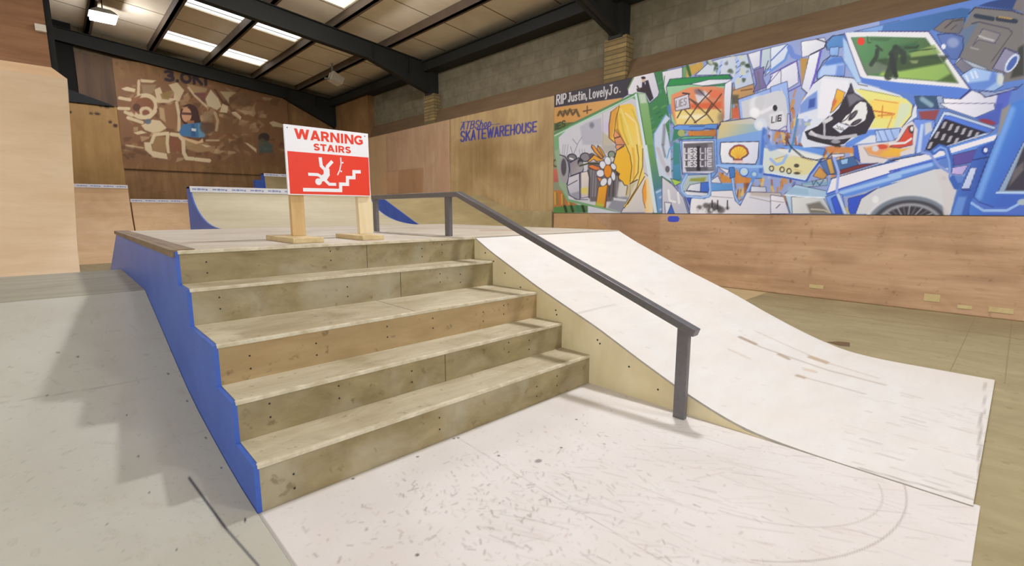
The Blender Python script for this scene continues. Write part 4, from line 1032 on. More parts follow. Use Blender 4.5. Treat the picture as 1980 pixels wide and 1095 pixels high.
# lower metal box and shaded wheel box
PO('F', [(150, 850), (260, 750), (600, 820), (600, 880), (700, 1060), (210, 1060)], (170, 196, 214)); PO('F', [(220, 880), (560, 890), (650, 1060), (230, 1060)], (206, 206, 202)); PO('F', [(380, 960), (520, 930), (640, 1060), (420, 1060)], (110, 106, 98), .9, 5); LI('F', [(150, 860), (330, 880), (590, 890)], 12, (226, 232, 240)); PO('F', [(190, 770), (400, 800), (400, 860), (170, 850)], (150, 180, 206), .9, 3); LI('F', [(430, 1010), (560, 1020), (640, 1050)], 16, (190, 180, 160), .9)
PO('F', [(0, 860), (140, 880), (200, 1060), (0, 1060)], (222, 218, 222)); LI('F', [(0, 920), (140, 940)], 7, (150, 140, 150)); LI('F', [(60, 1000), (100, 960)], 9, (90, 84, 110))
# long blue white bar across
bar = t('F', [(580, 850), (640, 680), (1369, 480)]) + t('H', [(0, 545), (420, 470), (580, 410), (1050, 280), (1040, 350), (820, 440), (560, 500), (400, 620), (0, 760)]) + t('F', [(1369, 700), (880, 860), (640, 900)])
br.poly(bar, (96, 140, 216)); br.poly(t('F', [(600, 840), (650, 690), (740, 650), (1369, 500)]) + t('H', [(0, 560), (430, 475), (590, 430), (1030, 300), (1020, 350), (560, 490), (0, 650)]) + t('F', [(1369, 600), (740, 790)]), (228, 224, 230)); br.line(t('F', [(600, 850), (760, 790), (1369, 600)]) + t('H', [(0, 655), (430, 550), (540, 520)]), 3, (70, 96, 190)); br.line(t('F', [(740, 840), (1369, 660)]) + t('H', [(0, 700), (400, 590)]), 7, (168, 198, 236), .8, 3); br.line(t('F', [(640, 690), (1369, 480)]) + t('H', [(0, 550), (330, 490)]), 1.6, (50, 44, 60))
# wheel on pale ground
wh = t('F', [(820, 900), (1369, 720)]) + t('H', [(0, 770), (420, 640), (560, 620), (640, 840), (580, 1080)]) + t('F', [(1369, 1060), (900, 1060)])
br.poly(wh, (206, 206, 208)); PO('F', [(820, 900), (1000, 850), (1130, 790), (960, 900), (900, 1060), (830, 1060)], (56, 84, 190)); wc = t('H', [(170, 1150)])[0]
for r0, r1, col, a in ((92, 62, (214, 214, 218), 1), (84, 60, (120, 128, 140), 1), (76, 52, (66, 66, 74), 1), (66, 46, (150, 150, 156), 1), (58, 40, (58, 56, 62), 1)):
    br.ell((wc[0] + 4, wc[1] + 8), r0, r1, col, a, -.06, 4)
for k in range(16):
    an = PI + PI * k / 15
    br.line([(wc[0] + 4 + 24 * math.cos(an), wc[1] + 6 + 18 * math.sin(an)), (wc[0] + 4 + 58 * math.cos(an + .12), wc[1] + 8 + 40 * math.sin(an + .12))], 2.6, (176, 174, 176) if k % 2 else (110, 104, 110), .8, 2)
EL('F', (1110, 910), 34, 40, (226, 226, 226), .9, 0, 3); EL('H', (525, 720), 22, 20, (120, 96, 84), .9); PO('H', [(430, 640), (560, 640), (640, 840), (580, 1080), (520, 1080), (500, 820)], (206, 200, 200), .9, 4)
# blue clamp by the bar
PO('F', [(580, 880), (700, 840), (760, 860), (800, 1060), (650, 1060)], (110, 150, 222)); PO('F', [(640, 900), (690, 870), (730, 960), (760, 1060), (690, 1060)], (60, 90, 200)); LI('F', [(670, 470), (720, 620), (700, 830)], 30, (150, 170, 226)); LI('F', [(715, 860), (790, 1050)], 30, (206, 214, 226), .9); LI('F', [(800, 1000), (830, 1060)], 16, (200, 180, 70))
# blue pipe, post and large monitor on the right
LI('H', [(420, 470), (480, 420), (550, 440), (590, 560), (600, 720), (640, 800), (690, 790)], 58, (62, 98, 180)); LI('H', [(430, 460), (490, 420), (540, 440), (575, 560), (585, 700)], 20, (140, 174, 226), .9, 3); LI('H', [(310, 470), (390, 490), (470, 600), (600, 680), (720, 690)], 26, (130, 150, 210))
PO('H', [(610, 500), (850, 440), (830, 560), (620, 600)], (92, 78, 150)); PO('H', [(600, 620), (760, 590), (700, 690), (600, 680)], (190, 170, 216))
pt = t('H', [(580, 1080), (660, 830), (800, 540), (850, 420), (1010, 360), (940, 520), (880, 680), (780, 1080)]); br.poly(pt, (72, 110, 190), 1, 1.5, (t('H', [(640, 900)])[0], t('H', [(860, 960)])[0], (54, 84, 166))); PO('H', [(780, 620), (840, 620), (770, 820), (690, 820)], (196, 206, 232)); EL('H', (920, 455), 34, 40, (40, 60, 140)); EL('H', (925, 450), 20, 22, (216, 222, 236)); LI('H', [(800, 545), (940, 520)], 9, (40, 46, 90)); LI('H', [(700, 835), (780, 835)], 8, (40, 46, 90)); LI('H', [(1030, 330), (900, 640), (800, 940), (760, 1080)], 12, (44, 56, 110)); PO('H', [(600, 1080), (660, 900), (740, 900), (690, 1080)], (110, 150, 216), .8, 4)
mo = t('H', [(800, 920), (1050, 300), (1170, 0), (1330, -60), (1800, -200), (1800, 1080), (760, 1080), (780, 960)]); br.poly(mo, (72, 124, 206), 1, 1.5, (t('H', [(1000, 500)])[0], t('H', [(1250, 640)])[0], (66, 100, 190)))
LI('H', [(1180, 60), (900, 780), (860, 900)], 60, (122, 166, 228), .8, 8); PO('H', [(1080, 60), (1170, 0), (1050, 320), (1040, 300)], (150, 140, 130), .9, 3)
PO('H', [(1040, 860), (1290, 370), (1500, 100), (1500, 870)], (150, 168, 190)); PO('H', [(1110, 840), (1200, 640), (1290, 420), (1500, 200), (1500, 840)], (64, 56, 62), 1, 3); PO('H', [(1200, 640), (1290, 560), (1290, 640), (1150, 800)], (110, 104, 108), .9, 4); LI('H', [(1035, 860), (1500, 860)], 22, (176, 202, 232)); PO('H', [(800, 920), (1000, 1000), (1230, 1000), (1290, 900), (1500, 900), (1500, 1080), (900, 1060)], (84, 112, 196), .9, 3); LI('H', [(790, 960), (900, 1030), (1130, 1030), (1260, 960)], 24, (150, 184, 230)); EL('H', (1280, 950), 50, 30, (176, 190, 190), .9)
LI('H', [(1030, 320), (810, 900), (860, 950), (1000, 1000)], 9, (50, 70, 140))
br.attr(mur.data)

# ------------------------------------------------------------------ back wall: boards and the brown mural
AUTO = False
b = BM(); add_box(b, 1.0, 6.72, 14.52, 14.6, 0.0, 4.7); struct('wall_back_boards', b, M['clad_plain'])
bmr, br = grid_board('mural', lambda s, q: np.stack([1.0 + 4.25 * s, np.full_like(s, 14.48), 2.2 + 2.75 * q], 1), 270, 180, (0, 0.03, 0), M['clad_dark'], None, (3.1, 14.5, 2.2))
tag(bmr, 'sepia painted mural with a dark haired woman in a blue shirt on the end wall', 'mural')
br.poly([(228, 150), (560, 165), (560, 318), (228, 312)], (120, 84, 54), .7, 14)
br.poly([(228, 150), (420, 160), (420, 312), (228, 312)], (132, 92, 62), .5, 20)
CRM, TAN_, RUS, UMB = (206, 184, 146), (164, 134, 92), (130, 82, 54), (84, 54, 34)
for k in range(150):
    x, y = RNG.uniform(236, 545), RNG.uniform(158, 306)
    if y < 160 + (x - 236) * .09:
        continue
    q = np.array([(0, 0), (RNG.uniform(5, 20), RNG.uniform(-5, 5)), (RNG.uniform(4, 18), RNG.uniform(4, 13)), (RNG.uniform(-4, 4), RNG.uniform(4, 12))]) + (x, y)
    br.poly(q, [(188, 160, 120), (150, 112, 76), (112, 72, 48), (168, 136, 96), (96, 64, 42)][k % 5], .6, 1.6)
for k in range(70):
    x, y = RNG.uniform(235, 545), RNG.uniform(165, 305)
    br.line([(x, y), (x + RNG.uniform(-16, 16), y + RNG.uniform(-10, 12))], RNG.uniform(2, 6), [TAN_, RUS, UMB, (150, 112, 74)][k % 4], .55, 3)
PO('Q', [(190, 280), (250, 262), (340, 285), (330, 320), (220, 300)], CRM, 1, 1.5); LI('Q', [(375, 200), (370, 340)], 30, CRM, .9); PO('Q', [(390, 180), (560, 195), (520, 220), (400, 215)], CRM, .9, 1.5)
PO('Q', [(540, 290), (600, 265), (640, 370), (780, 390), (700, 430), (570, 435)], CRM, .9, 1.5); PO('Q', [(690, 240), (780, 215), (855, 300), (800, 420), (740, 400), (750, 330)], CRM, .85, 1.5); PO('Q', [(600, 340), (700, 300), (740, 320), (690, 400), (620, 390)], (140, 112, 66), .9, 2); PO('Q', [(400, 240), (560, 240), (530, 330), (420, 350)], (150, 126, 92), .8, 3)
PO('Q', [(880, 230), (1100, 280), (1080, 330), (940, 330)], TAN_, .9, 2); LI('Q', [(900, 270), (960, 350), (1090, 470)], 22, CRM, .8, 1.5); PO('Q', [(960, 330), (1080, 320), (1070, 420)], (116, 70, 66), .8, 3)
PO('Q', [(1135, 290), (1220, 390), (1250, 470), (1200, 510), (1100, 460), (1080, 390)], (196, 176, 140), .95, 1.5); PO('Q', [(1230, 310), (1410, 320), (1330, 380), (1330, 440)], (170, 148, 110), .9, 2); LI('Q', [(1180, 290), (1260, 420), (1330, 460)], 16, UMB); PO('Q', [(1260, 440), (1320, 470), (1310, 540), (1230, 530)], CRM, .9, 1.5)
PO('Q', [(1420, 505), (1560, 520), (1600, 440), (1610, 540), (1500, 560)], (176, 150, 110), .9, 2); PO('Q', [(1355, 530), (1400, 525), (1460, 580), (1450, 615), (1370, 560)], CRM, .95, 1.5); PO('Q', [(1690, 370), (1790, 385), (1760, 410), (1710, 405)], (160, 136, 100), .9, 2); PO('Q', [(1755, 640), (1800, 625), (1900, 660), (1890, 695), (1790, 680)], (190, 168, 128), .95, 1.5); PO('Q', [(1490, 850), (1530, 860), (1620, 920), (1620, 960), (1560, 910)], CRM, .9, 1.5)
EL('Q', (420, 480), 130, 120, RUS, .9, 0, 2); EL('Q', (430, 470), 130, 116, CRM, .95, -.3, 1.5, 44); PO('Q', [(280, 390), (400, 350), (330, 560), (290, 520)], RUS, .9, 3); EL('Q', (450, 540), 60, 52, CRM, .9, .3, 1.5, 34); EL('Q', (350, 480), 40, 40, UMB, .9)
for q in (((160, 490), (270, 495)), ((230, 530), (300, 560)), ((260, 590), (410, 640)), ((170, 380), (280, 400))):
    LI('Q', q, 34, CRM, .9, 1.5)
PO('Q', [(400, 670), (520, 610), (600, 620), (670, 700), (600, 740), (520, 750), (440, 720)], CRM, .95, 1.5); EL('Q', (470, 630), 36, 28, (90, 104, 116), .9); PO('Q', [(320, 750), (400, 725), (460, 750), (360, 770)], CRM, .95, 1.5)
PO('Q', [(580, 470), (760, 440), (780, 720), (680, 700), (600, 600)], (140, 100, 66), .9, 2); PO('Q', [(590, 480), (640, 490), (660, 640), (600, 600)], (180, 152, 110), .9, 2); LI('Q', [(775, 430), (800, 560), (800, 720)], 34, CRM, .9, 1.5)
PO('Q', [(430, 850), (500, 850), (520, 940), (670, 970), (680, 1030), (530, 1010), (440, 930)], CRM, 1, 1.5); PO('Q', [(510, 790), (680, 790), (660, 960), (520, 940)], (150, 116, 74), .95, 2); LI('Q', [(510, 850), (540, 770), (680, 755), (680, 800)], 36, CRM, 1, 1.2); LI('Q', [(680, 770), (675, 860), (690, 950)], 34, CRM, 1, 1.2)
PO('Q', [(700, 800), (740, 780), (820, 800), (830, 950), (700, 950)], RUS, .95, 2); LI('Q', [(720, 765), (800, 775), (845, 830), (850, 960), (880, 1020), (950, 1025)], 40, CRM, 1, 1.2); LI('Q', [(980, 1030), (1120, 1045)], 40, CRM, 1, 1.2); LI('Q', [(200, 900), (440, 970)], 40, (96, 66, 42), .7, 4); LI('Q', [(240, 880), (420, 910)], 16, CRM, .7, 2)
PO('Q', [(870, 840), (1100, 860), (1160, 940), (1000, 960), (880, 920)], (156, 126, 84), .9, 3); PO('Q', [(1030, 870), (1140, 890), (1090, 905)], CRM, .9); LI('Q', [(1090, 830), (1220, 830)], 18, CRM, .7, 2)
EL('Q', (910, 560), 100, 115, (70, 42, 34)); PO('Q', [(940, 480), (1000, 520), (1040, 660), (960, 640)], (66, 42, 36)); EL('Q', (880, 560), 52, 76, (196, 144, 108)); LI('Q', [(840, 545), (925, 550)], 26, (84, 54, 44), .9); PO('Q', [(830, 480), (900, 470), (850, 520)], (196, 150, 110), .8); PO('Q', [(880, 620), (960, 620), (960, 670), (900, 680)], (150, 104, 76))
PO('Q', [(800, 740), (840, 660), (940, 650), (1040, 640), (1075, 720), (1070, 800), (960, 800), (820, 780)], (70, 112, 150)); PO('Q', [(1000, 650), (1060, 680), (1075, 790), (1010, 800)], (104, 146, 170), .8, 2); PO('Q', [(930, 660), (960, 650), (980, 790), (930, 790)], (52, 84, 116), .7, 2); PO('Q', [(932, 700), (982, 708), (978, 735), (934, 728)], (216, 210, 200)); PO('Q', [(820, 785), (900, 810), (1010, 840), (1050, 810), (1060, 850), (980, 870), (850, 820)], (206, 168, 128))
LI('Q', [(1180, 540), (1210, 620), (1195, 720)], 30, (176, 152, 114), .9, 2); EL('Q', (1100, 690), 80, 70, (92, 66, 46), .8, 0, 4); PO('Q', [(1040, 530), (1160, 530), (1150, 640), (1060, 640)], (140, 116, 84), .7, 4)
EL('Q', (1700, 800), 60, 50, (56, 44, 36), .95, 0, 2); PO('Q', [(1640, 860), (1720, 830), (1790, 880), (1790, 960), (1650, 960)], (64, 84, 84), .8, 4); EL('Q', (1680, 850), 34, 44, (92, 84, 60), .8, 0, 3)
for q in ((1470, 400, 120, 80, (96, 70, 44)), (1680, 480, 110, 90, (110, 76, 48)), (1530, 720, 80, 100, (138, 104, 70)), (1350, 640, 90, 90, (112, 82, 50)), (1400, 880, 90, 50, (100, 74, 44))):
    EL('Q', q[:2], q[2], q[3], q[4], .5, 0, 9)
TX('Q', '3.OKi', (660, 190), (1090, 240), (-4, -95), 34, (54, 40, 44))
br.attr(bmr.data)

ti, br = grid_board('wall_back_tan_boards', lambda s, q: np.stack([-0.6 + 1.6 * s, np.full_like(s, 14.45), 3.74 * q], 1), 90, 130, (0, 0.1, 0), M['clad_tan2'])
ti['kind'] = 'structure'
for c, rx, ry in (((152, 197), 5, 3), ((140, 194), 4, 2.5), ((206, 207), 6, 2.6), ((195, 206), 4, 2), ((188, 220), 6, 2.8), ((176, 219.5), 4, 2), ((223, 243), 4.6, 3.6), ((213, 236), 3.6, 3), ((136, 217), 3, 3)):
    br.ell(c, rx, ry, (52, 34, 22), .95, .2, 1.5)
br.attr(ti.data)
b = BM(); add_prism(b, [(-.2, 3.74), (.1, 4.03), (.42, 3.93), (.86, 3.79), (.95, 3.74)], 14.4, 14.45, 'y')
tag(obj('board_offcut', b, M['clad_tan2'], None, (.3, 14.4, 3.74), .003), 'wavy topped plywood offcut above the tan boards on the end wall', 'board')
b = BM(); add_box(b, .30, 1.02, 14.46, 14.6, 3.74, 4.95); struct('trim_2', b, M['clad_deep'])
b = BM(); add_box(b, -9, .30, 14.5, 14.62, 3.4, 5.9); struct('void_sheet', b, M['black'])  # black sheet, its colour stands in for the darkness of an opening
b = BM(); add_box(b, 6.72, 6.93, 12.03, 14.45, 3.3, 4.55); struct('wall_right_upper_boards', b, M['clad_plain'])


# ------------------------------------------------------------------ ramps at the back
def tape_strip(parent, x0, x1, y, z, n):
    bm = BM()
    add_box(bm, x0, x1, y - .004, y + .05, z - .075, z + .006)
    w = (x1 - x0) / n
    for k in range(n):
        c = x0 + w * (k + .5)
        for a, l, hh in ((-.30, .2, .012), (-.08, .16, .016), (.12, .2, .012), (.3, .1, .01)):
            add_box(bm, c + w * (a - l / 2), c + w * (a + l / 2), y - .0055, y - .003, z - .036 - hh + (.006 if l > .15 else -.004), z - .036 + hh, 1)
    o = obj('coping_tape', bm, [M['tape'], M['tape_mark']], parent)
    o['label'] = 'white tape with blue print along the lip'


def quarter(label, x0, x1, yf, yt, zt, zb, mat, sides, ntape, back=.5, steep=1.0, side=None):
    r = thing('quarter_pipe', label, 'skate ramp', ((x0 + x1) / 2, yf, 0), 'quarter pipes')
    R = max(zt - zb, yt - yf)
    a = np.linspace(0, 1, 15)
    ys_ = yf + (yt - yf) * np.sin(a * PI / 2 * steep) / math.sin(PI / 2 * steep)
    zs_ = zb + (zt - zb) * (1 - np.cos(a * PI / 2 * steep)) / (1 - math.cos(PI / 2 * steep))
    prof = list(zip(ys_, zs_))
    bm = BM(); add_prism(bm, prof + [(yt + .02, zt), (yt + .02, zt - .02)] + [(p[0], p[1] - .018) for p in prof[::-1][1:]], x0 + .018, x1 - .018, 'x')
    obj('riding_surface', bm, mat, r)
    bm = BM(); add_box(bm, x0, x1, yt + .02, yt + back, zt - .02, zt)
    obj('deck', bm, M['olive_ramp'], r)
    for k, x in enumerate((x0, x1 - .018)):
        if k in sides:
            bm = BM(); add_prism(bm, prof + [(yt + back, zt), (yt + back, 0), (yf, 0)], x, x + .018, 'x')
            o = obj('side_panel', bm, side or M['blue'], r)
            if not side:
                o['label'] = 'blue painted side panel'
    if ntape:
        tape_strip(r, x0, x1, float(np.interp(zt - .075, zs_, ys_)) - .003, zt, ntape)
    return r


quarter('peach quarter pipe with taped lip directly right of the tallest ramp', -1.2, .9, 11.6, 13.0, 1.715, 0, M['peach2'], (1,), 9, .6, 1.0, M['peach2'])
quarter('lower warm plywood quarter pipe between the peach one and the blue sided one', .92, 3.78, 11.8, 13.0, 1.39, 0, M['peach2'], (1,), 11, .6, 1.0, M['peach2'])
q3 = quarter('small blue sided quarter pipe high up behind the warning sign', 4.02, 6.2, 12.6, 13.2, 2.17, 1.2, M['olive_ramp'], (0,), 5, .3)
bm = BM(); add_box(bm, 3.80, 4.02, 13.25, 13.45, 1.2, 1.98); obj('step_block', bm, M['blue'], q3)
bm = BM(); add_box(bm, 3.8, 6.2, 12.6, 13.45, 0, 1.2); obj('plinth', bm, M['olive_ramp'], q3)
quarter('pale blue sided quarter pipe with taped lip standing behind the deck', .95, 3.65, 4.62, 6.16, 1.455, .915, M['quarter'], (0, 1), 11, .2, .95)

# the tallest ramp on the left
tl = thing('vert_ramp', 'tallest peach plywood ramp with a brown board wall above it', 'skate ramp', (-2.6, 6.4, 0), None)
R, y0 = 3.2, 6.4
a = np.linspace(0, 1, 25) * PI / 2
ys_, zs_ = y0 + R * np.sin(a), R - R * np.cos(a)
ex = np.interp(zs_, [0, .25, .55, 1.0, 1.6, 2.3, 3.2], [-.275, -.262, -.245, -.205, -.16, -.11, -.06])
bm = BM()
rows = [[bm.verts.new((x, y, z)) for x in (e, e - 1.5, -5.2)] for e, y, z in zip(ex, ys_, zs_)]
rows.append([bm.verts.new((x, 9.6, 3.34)) for x in (-.055, -1.5, -5.2)])
back_ = [[bm.verts.new((v.co.x, v.co.y + .03, v.co.z - .03)) for v in r_] for r_ in rows]
for G_ in (rows, back_):
    for i in range(len(G_) - 1):
        for j in range(2):
            bm.faces.new((G_[i][j], G_[i][j + 1], G_[i + 1][j + 1], G_[i + 1][j]))
for i in range(len(rows) - 1):
    bm.faces.new((rows[i][0], rows[i + 1][0], back_[i + 1][0], back_[i][0]))
obj('riding_surface', bm, M['peach'], tl)
bm = BM(); add_prism(bm, [(-.055, 3.34), (-.235, 3.49), (-5.2, 3.49), (-5.2, 3.34)], 9.6, 9.63, 'y'); obj('lip_board', bm, M['peach2'], tl)
bm = BM(); add_box(bm, -5.2, -.235, 9.6, 9.63, 3.49, 5.25); obj('upper_board', bm, M['brown_ramp'], tl)
bm = BM(); add_box(bm, -.235, -.15, 9.66, 9.76, 3.2, 5.5); obj('post', bm, M['steel_dark'], tl)
b = BM(); add_box(b, -.37, -.235, 9.5, 9.6, 4.02, 4.13)
tag(obj('wall_light', b, M['lamp_white'], None, (-.3, 9.55, 4.02), .01), 'small pale box light on the brown board wall, top left corner', 'light')

# wedge bank against the right wall, behind the deck
wb = thing('wedge_ramp', 'dull olive wedge ramp with blue side rising along the wall behind the handrail', 'skate ramp', (5.5, 6.0, 0))
LE = [(3.6, 0.02), (5.0, .58), (6.0, .93), (7.1, 1.36), (9.6, 1.36)]
WE = [(3.9, 0.03), (4.9, .70), (5.71, 1.13), (6.65, 1.47), (9.6, 1.47)]
bm = BM()
A_ = [bm.verts.new((4.45, y, z)) for y, z in LE]; B_ = [bm.verts.new((6.655, y, z)) for y, z in WE]
C_ = [bm.verts.new((4.45, y, z - .02)) for y, z in LE]; D_ = [bm.verts.new((6.655, y, z - .02)) for y, z in WE]
for i in range(4):
    bm.faces.new((A_[i], B_[i], B_[i + 1], A_[i + 1])); bm.faces.new((C_[i], D_[i], D_[i + 1], C_[i + 1])); bm.faces.new((A_[i], A_[i + 1], C_[i + 1], C_[i])); bm.faces.new((B_[i], B_[i + 1], D_[i + 1], D_[i]))
obj('riding_surface', bm, M['olive_ramp'], wb)
bm = BM(); add_prism(bm, LE + [(9.6, 0), (3.6, 0)], 4.43, 4.449, 'x'); obj('side_panel', bm, M['blue'], wb)['label'] = 'blue painted side panel'

# ------------------------------------------------------------------ floor coverings
fs, br = grid_board('floor_sheet', lambda s, q: np.stack([-.019 + 2.049 * s, -1.865 + 1.865 * q, np.full_like(s, .005)], 1), 420, 390, (0, 0, -.005), M['sheet'], uv=lambda W: W[:, :2])
fs['kind'] = 'structure'
DK = (150, 136, 126)
for k in range(760):
    # wheel and board scuffs, thickest in front of the last step
    x = RNG.normal(.72, .42); y = -RNG.gamma(3.4, .2) - .05
    if not (.05 < x < 2 and -1.85 < y < -.04):
        continue
    an = RNG.normal(.9, .7); l = RNG.gamma(2, .006) + .006
    br.line([(x, y), (x + l * math.cos(an), y + l * math.sin(an))], RNG.uniform(.003, .008), [DK, (134, 122, 114), (186, 160, 150), (172, 160, 150)][k % 4], RNG.uniform(.15, .65), .007)
for k in range(330):
    x = RNG.uniform(.5, 2.0); y = RNG.uniform(-1.85, -.5); l = RNG.gamma(2, .045) + .02; an = -1.15 + RNG.normal(0, .25)
    br.line([(x, y), (x + l * math.cos(an), y + l * math.sin(an))], RNG.uniform(.002, .006), (176, 158, 146) if k % 3 else (150, 134, 126), RNG.uniform(.12, .45), .008)
br.line([(.9, -.005), (.88, -.5), (.85, -1.85)], .004, (186, 176, 168), .6, .004)
br.line([(-.012, 0), (-.012, -1.86)], .008, (120, 112, 104), .7, .006)
br.line([(0, -.012), (2.0, -.012)], .02, (196, 188, 178), .7, .008)
cx, cy = 1.75, -1.05
br.line([(cx + .78 * math.cos(q), cy + .62 * math.sin(q)) for q in np.linspace(-2.6, -.9, 24)], .005, (150, 134, 126), .6, .006)
br.line([(cx + .5 * math.cos(q), cy + .55 * math.sin(q)) for q in np.linspace(-2.9, -1.2, 20)], .004, (160, 146, 138), .5, .006)
for q in ((.88, -.02), (.9, -.03), (.35, -.02), (.93, -.3), (1.2, -.45), (1.5, -.3), (.3, -.6), (.65, -.05)):
    br.ell(q, .007, .007, (84, 76, 70), .9, 0, .005)
br.ell((1.03, -.46), .018, .014, (120, 112, 108), .8, 0, .008)
br.attr(fs.data)
b = BM(); add_prism(b, [(6.69, 1.7), (6.69, .50), (5.66, .465), (5.66, 1.7)], 0.0, .003, 'z'); struct('floor_panel', b, M['floor_light'])
b = BM()
add_box(b, 5.715, 5.723, -6, .47, 0, .0022)
add_box(b, 4.02, 6.69, -1.895, -1.89, 0, .0022)
add_box(b, 4.02, 6.69, -1.62, -1.615, 0, .0021)
struct('trim_4', b, M['floor_seam'])
b = BM(); add_prism(b, [(4.33, -.80), (4.42, -.86), (4.45, -.94), (4.30, -.97), (4.27, -.90)], 0, .0024, 'z')
tag(obj('floor_stain', b, plain('dark floor stain', (104, 80, 54), .6), None, (4.35, -.9, 0)), 'small dark brown stain on the tan floor beside the white ramp', 'stain')

# ------------------------------------------------------------------ white bank ramp right of the stairs
RP = [(1.186, .920), (.977, .815), (.473, .596), (-.076, .385), (-.36, .258), (-.588, .162), (-.75, .102), (-.889, .058), (-1.0, .032), (-1.12, .018), (-1.3, .0105), (-1.862, .0105)]
rpy = np.array([p[0] for p in RP]); rpz = np.array([p[1] for p in RP])
rl = np.concatenate([[0], np.cumsum(np.hypot(np.diff(rpy), np.diff(rpz)))])


def ramp_f(s, q):
    l = s * rl[-1]
    # light smoothing of the polyline
    d = .05
    yy = sum(np.interp(np.clip(l + o * d, 0, rl[-1]), rl, rpy) for o in (-1, 0, 1)) / 3
    zz = sum(np.interp(np.clip(l + o * d, 0, rl[-1]), rl, rpz) for o in (-1, 0, 1)) / 3
    return np.stack([2.0 + 2.025 * q, yy, zz], 1)


rm = thing('bank_ramp', 'white painted bank ramp running down beside the stairs and handrail', 'skate ramp', (3.0, 0, 0), 'bank ramps')
rs, br = grid_board('riding_surface', ramp_f, 230, 150, (0, 0, -.012), [M['ramp'], M['rim']], rm)
for a_, w, col, al in (([(1432, 652), (1470, 671), (1530, 692), (1600, 716), (1712, 745)], 2.2, (168, 148, 122), .6), ([(1430, 652), (1462, 666)], 5, (150, 126, 96), .7), ([(1505, 685), (1525, 694)], 5, (150, 128, 100), .7),
                       ([(1565, 690), (1600, 702)], 6, (176, 148, 112), .8), ([(1460, 640), (1530, 672), (1600, 702), (1700, 732)], 1.4, (186, 166, 146), .6), ([(1540, 726), (1600, 742), (1672, 762)], 1.6, (170, 148, 124), .6), ([(1540, 726), (1556, 731)], 5, (168, 142, 106), .7),
                       ([(1555, 714), (1576, 719)], 5, (206, 182, 156), .7), ([(1410, 676), (1450, 694)], 3, (200, 182, 158), .6), ([(1110, 608), (1190, 590)], 1.6, (196, 184, 172), .8), ([(1250, 560), (1262, 568)], 4, (206, 190, 176), .5)):
    br.line(a_, w, col, al, 2)
for k in range(70):
    x, y = RNG.uniform(1600, 1890), RNG.uniform(760, 950)
    l = RNG.uniform(8, 60); br.line([(x, y), (x + l, y + l * .28)], RNG.uniform(1, 2.4), (190, 176, 166), RNG.uniform(.2, .6), 1.6)
for k in range(40):
    x, y = RNG.uniform(1000, 1500), RNG.uniform(480, 800)
    br.ell((x, y), RNG.uniform(1, 3), 1.2, (206, 194, 180), .5, .4, 1.5)
br.line([(1897, 800), (1893, 880), (1897, 962)], 5, (150, 134, 122), .6, 3); br.line([(1905, 740), (1903, 800)], 3, (170, 154, 140), .6, 2); br.line([(1660, 905), (1890, 968)], 2.2, (140, 124, 110), .6, 1.5)
br.attr(rs.data)
bm = BM(); add_prism(bm, [(y, z - .012) for y, z in RP[:9]] + [(-1.12, .006), (-1.28, .0), (1.186, 0)], 2.0, 2.018, 'x')
for y, z in ((1.05, .80), (.95, .74), (.82, .66), (.3, .45), (.29, .42), (-.06, .31), (-.08, .29), (-.3, .19), (-.5, .1), (.65, .57), (.64, .54)):
    add_cyl(bm, (1.9985, y, z), .006, .003, (1, 0, 0), 8, mi=1)
obj('side_panel', bm, [M['panel_pale'], M['screw']], rm)['label'] = 'pale yellow plywood side panel'
bm = BM(); add_prism(bm, [(y, z - .012) for y, z in RP[:9]] + [(-1.0, 0), (1.186, 0)], 4.0, 4.018, 'x'); obj('side_panel', bm, M['panel_pale'], rm)

# ------------------------------------------------------------------ grey bank ramp left of the stairs
LP = [(-1.866, .006), (-.4, .006), (0, .010), (.2, .018), (.42, .036), (.7, .068), (.97, .105), (1.2, .150), (1.44, .212), (1.66, .272), (1.91, .345), (2.28, .445), (2.62, .54)]
lpy = np.array([p[0] for p in LP]); lpz = np.array([p[1] for p in LP])
ll = np.concatenate([[0], np.cumsum(np.hypot(np.diff(lpy), np.diff(lpz)))])
lk = thing('bank_ramp', 'grey painted bank ramp rising to a low platform left of the blue stair side', 'skate ramp', (-1.8, 1.0, 0), 'bank ramps')
ls, br = grid_board('riding_surface', lambda s, q: np.stack([-.02 - 4.18 * (1 - q) ** 2.4, np.interp(s * ll[-1], ll, lpy), np.interp(s * ll[-1], ll, lpz)], 1), 420, 360, (0, 0, -.006), M['bank'], lk)
br.line([(366, 925), (400, 972), (438, 1024), (500, 1095)], 6, (92, 90, 92), .85, 2.5); br.line([(366, 925), (438, 1024)], 3, (70, 68, 70), .9, 1.5)
br.line([(0, 780), (180, 752), (352, 718)], 1.2, (160, 156, 144), .6, 1)
for q in ((90, 765), (245, 803), (325, 723), (362, 776), (398, 847), (428, 905), (267, 883), (288, 953), (205, 1013), (340, 1063), (474, 1007), (112, 682), (150, 690), (20, 710)):
    br.ell(q, 2.6, 1.6, (78, 72, 68), .9, .3, 1.2)
br.ell((474, 1006), 2, 5, (70, 66, 60), .9, .2, 1.2)
for k in range(260):
    x, y = RNG.uniform(0, 480), RNG.uniform(590, 1090)
    l = RNG.gamma(2, 4)
    br.line([(x, y), (x + l, y + RNG.normal(0, 4))], RNG.uniform(1.0, 2.2), [(160, 154, 140), (170, 150, 134), (146, 142, 130)][k % 3], RNG.uniform(.15, .5), 1.6)
for k in range(26):
    br.ell((RNG.uniform(0, 420), RNG.uniform(600, 1090)), RNG.uniform(4, 12), RNG.uniform(2, 7), (176, 166, 144), .4, RNG.uniform(-.6, .6), 4)
br.attr(ls.data)
bm = BM(); add_box(bm, -4.2, -.02, 2.62, 4.34, .522, .541); obj('platform', bm, M['bank_top'], lk)
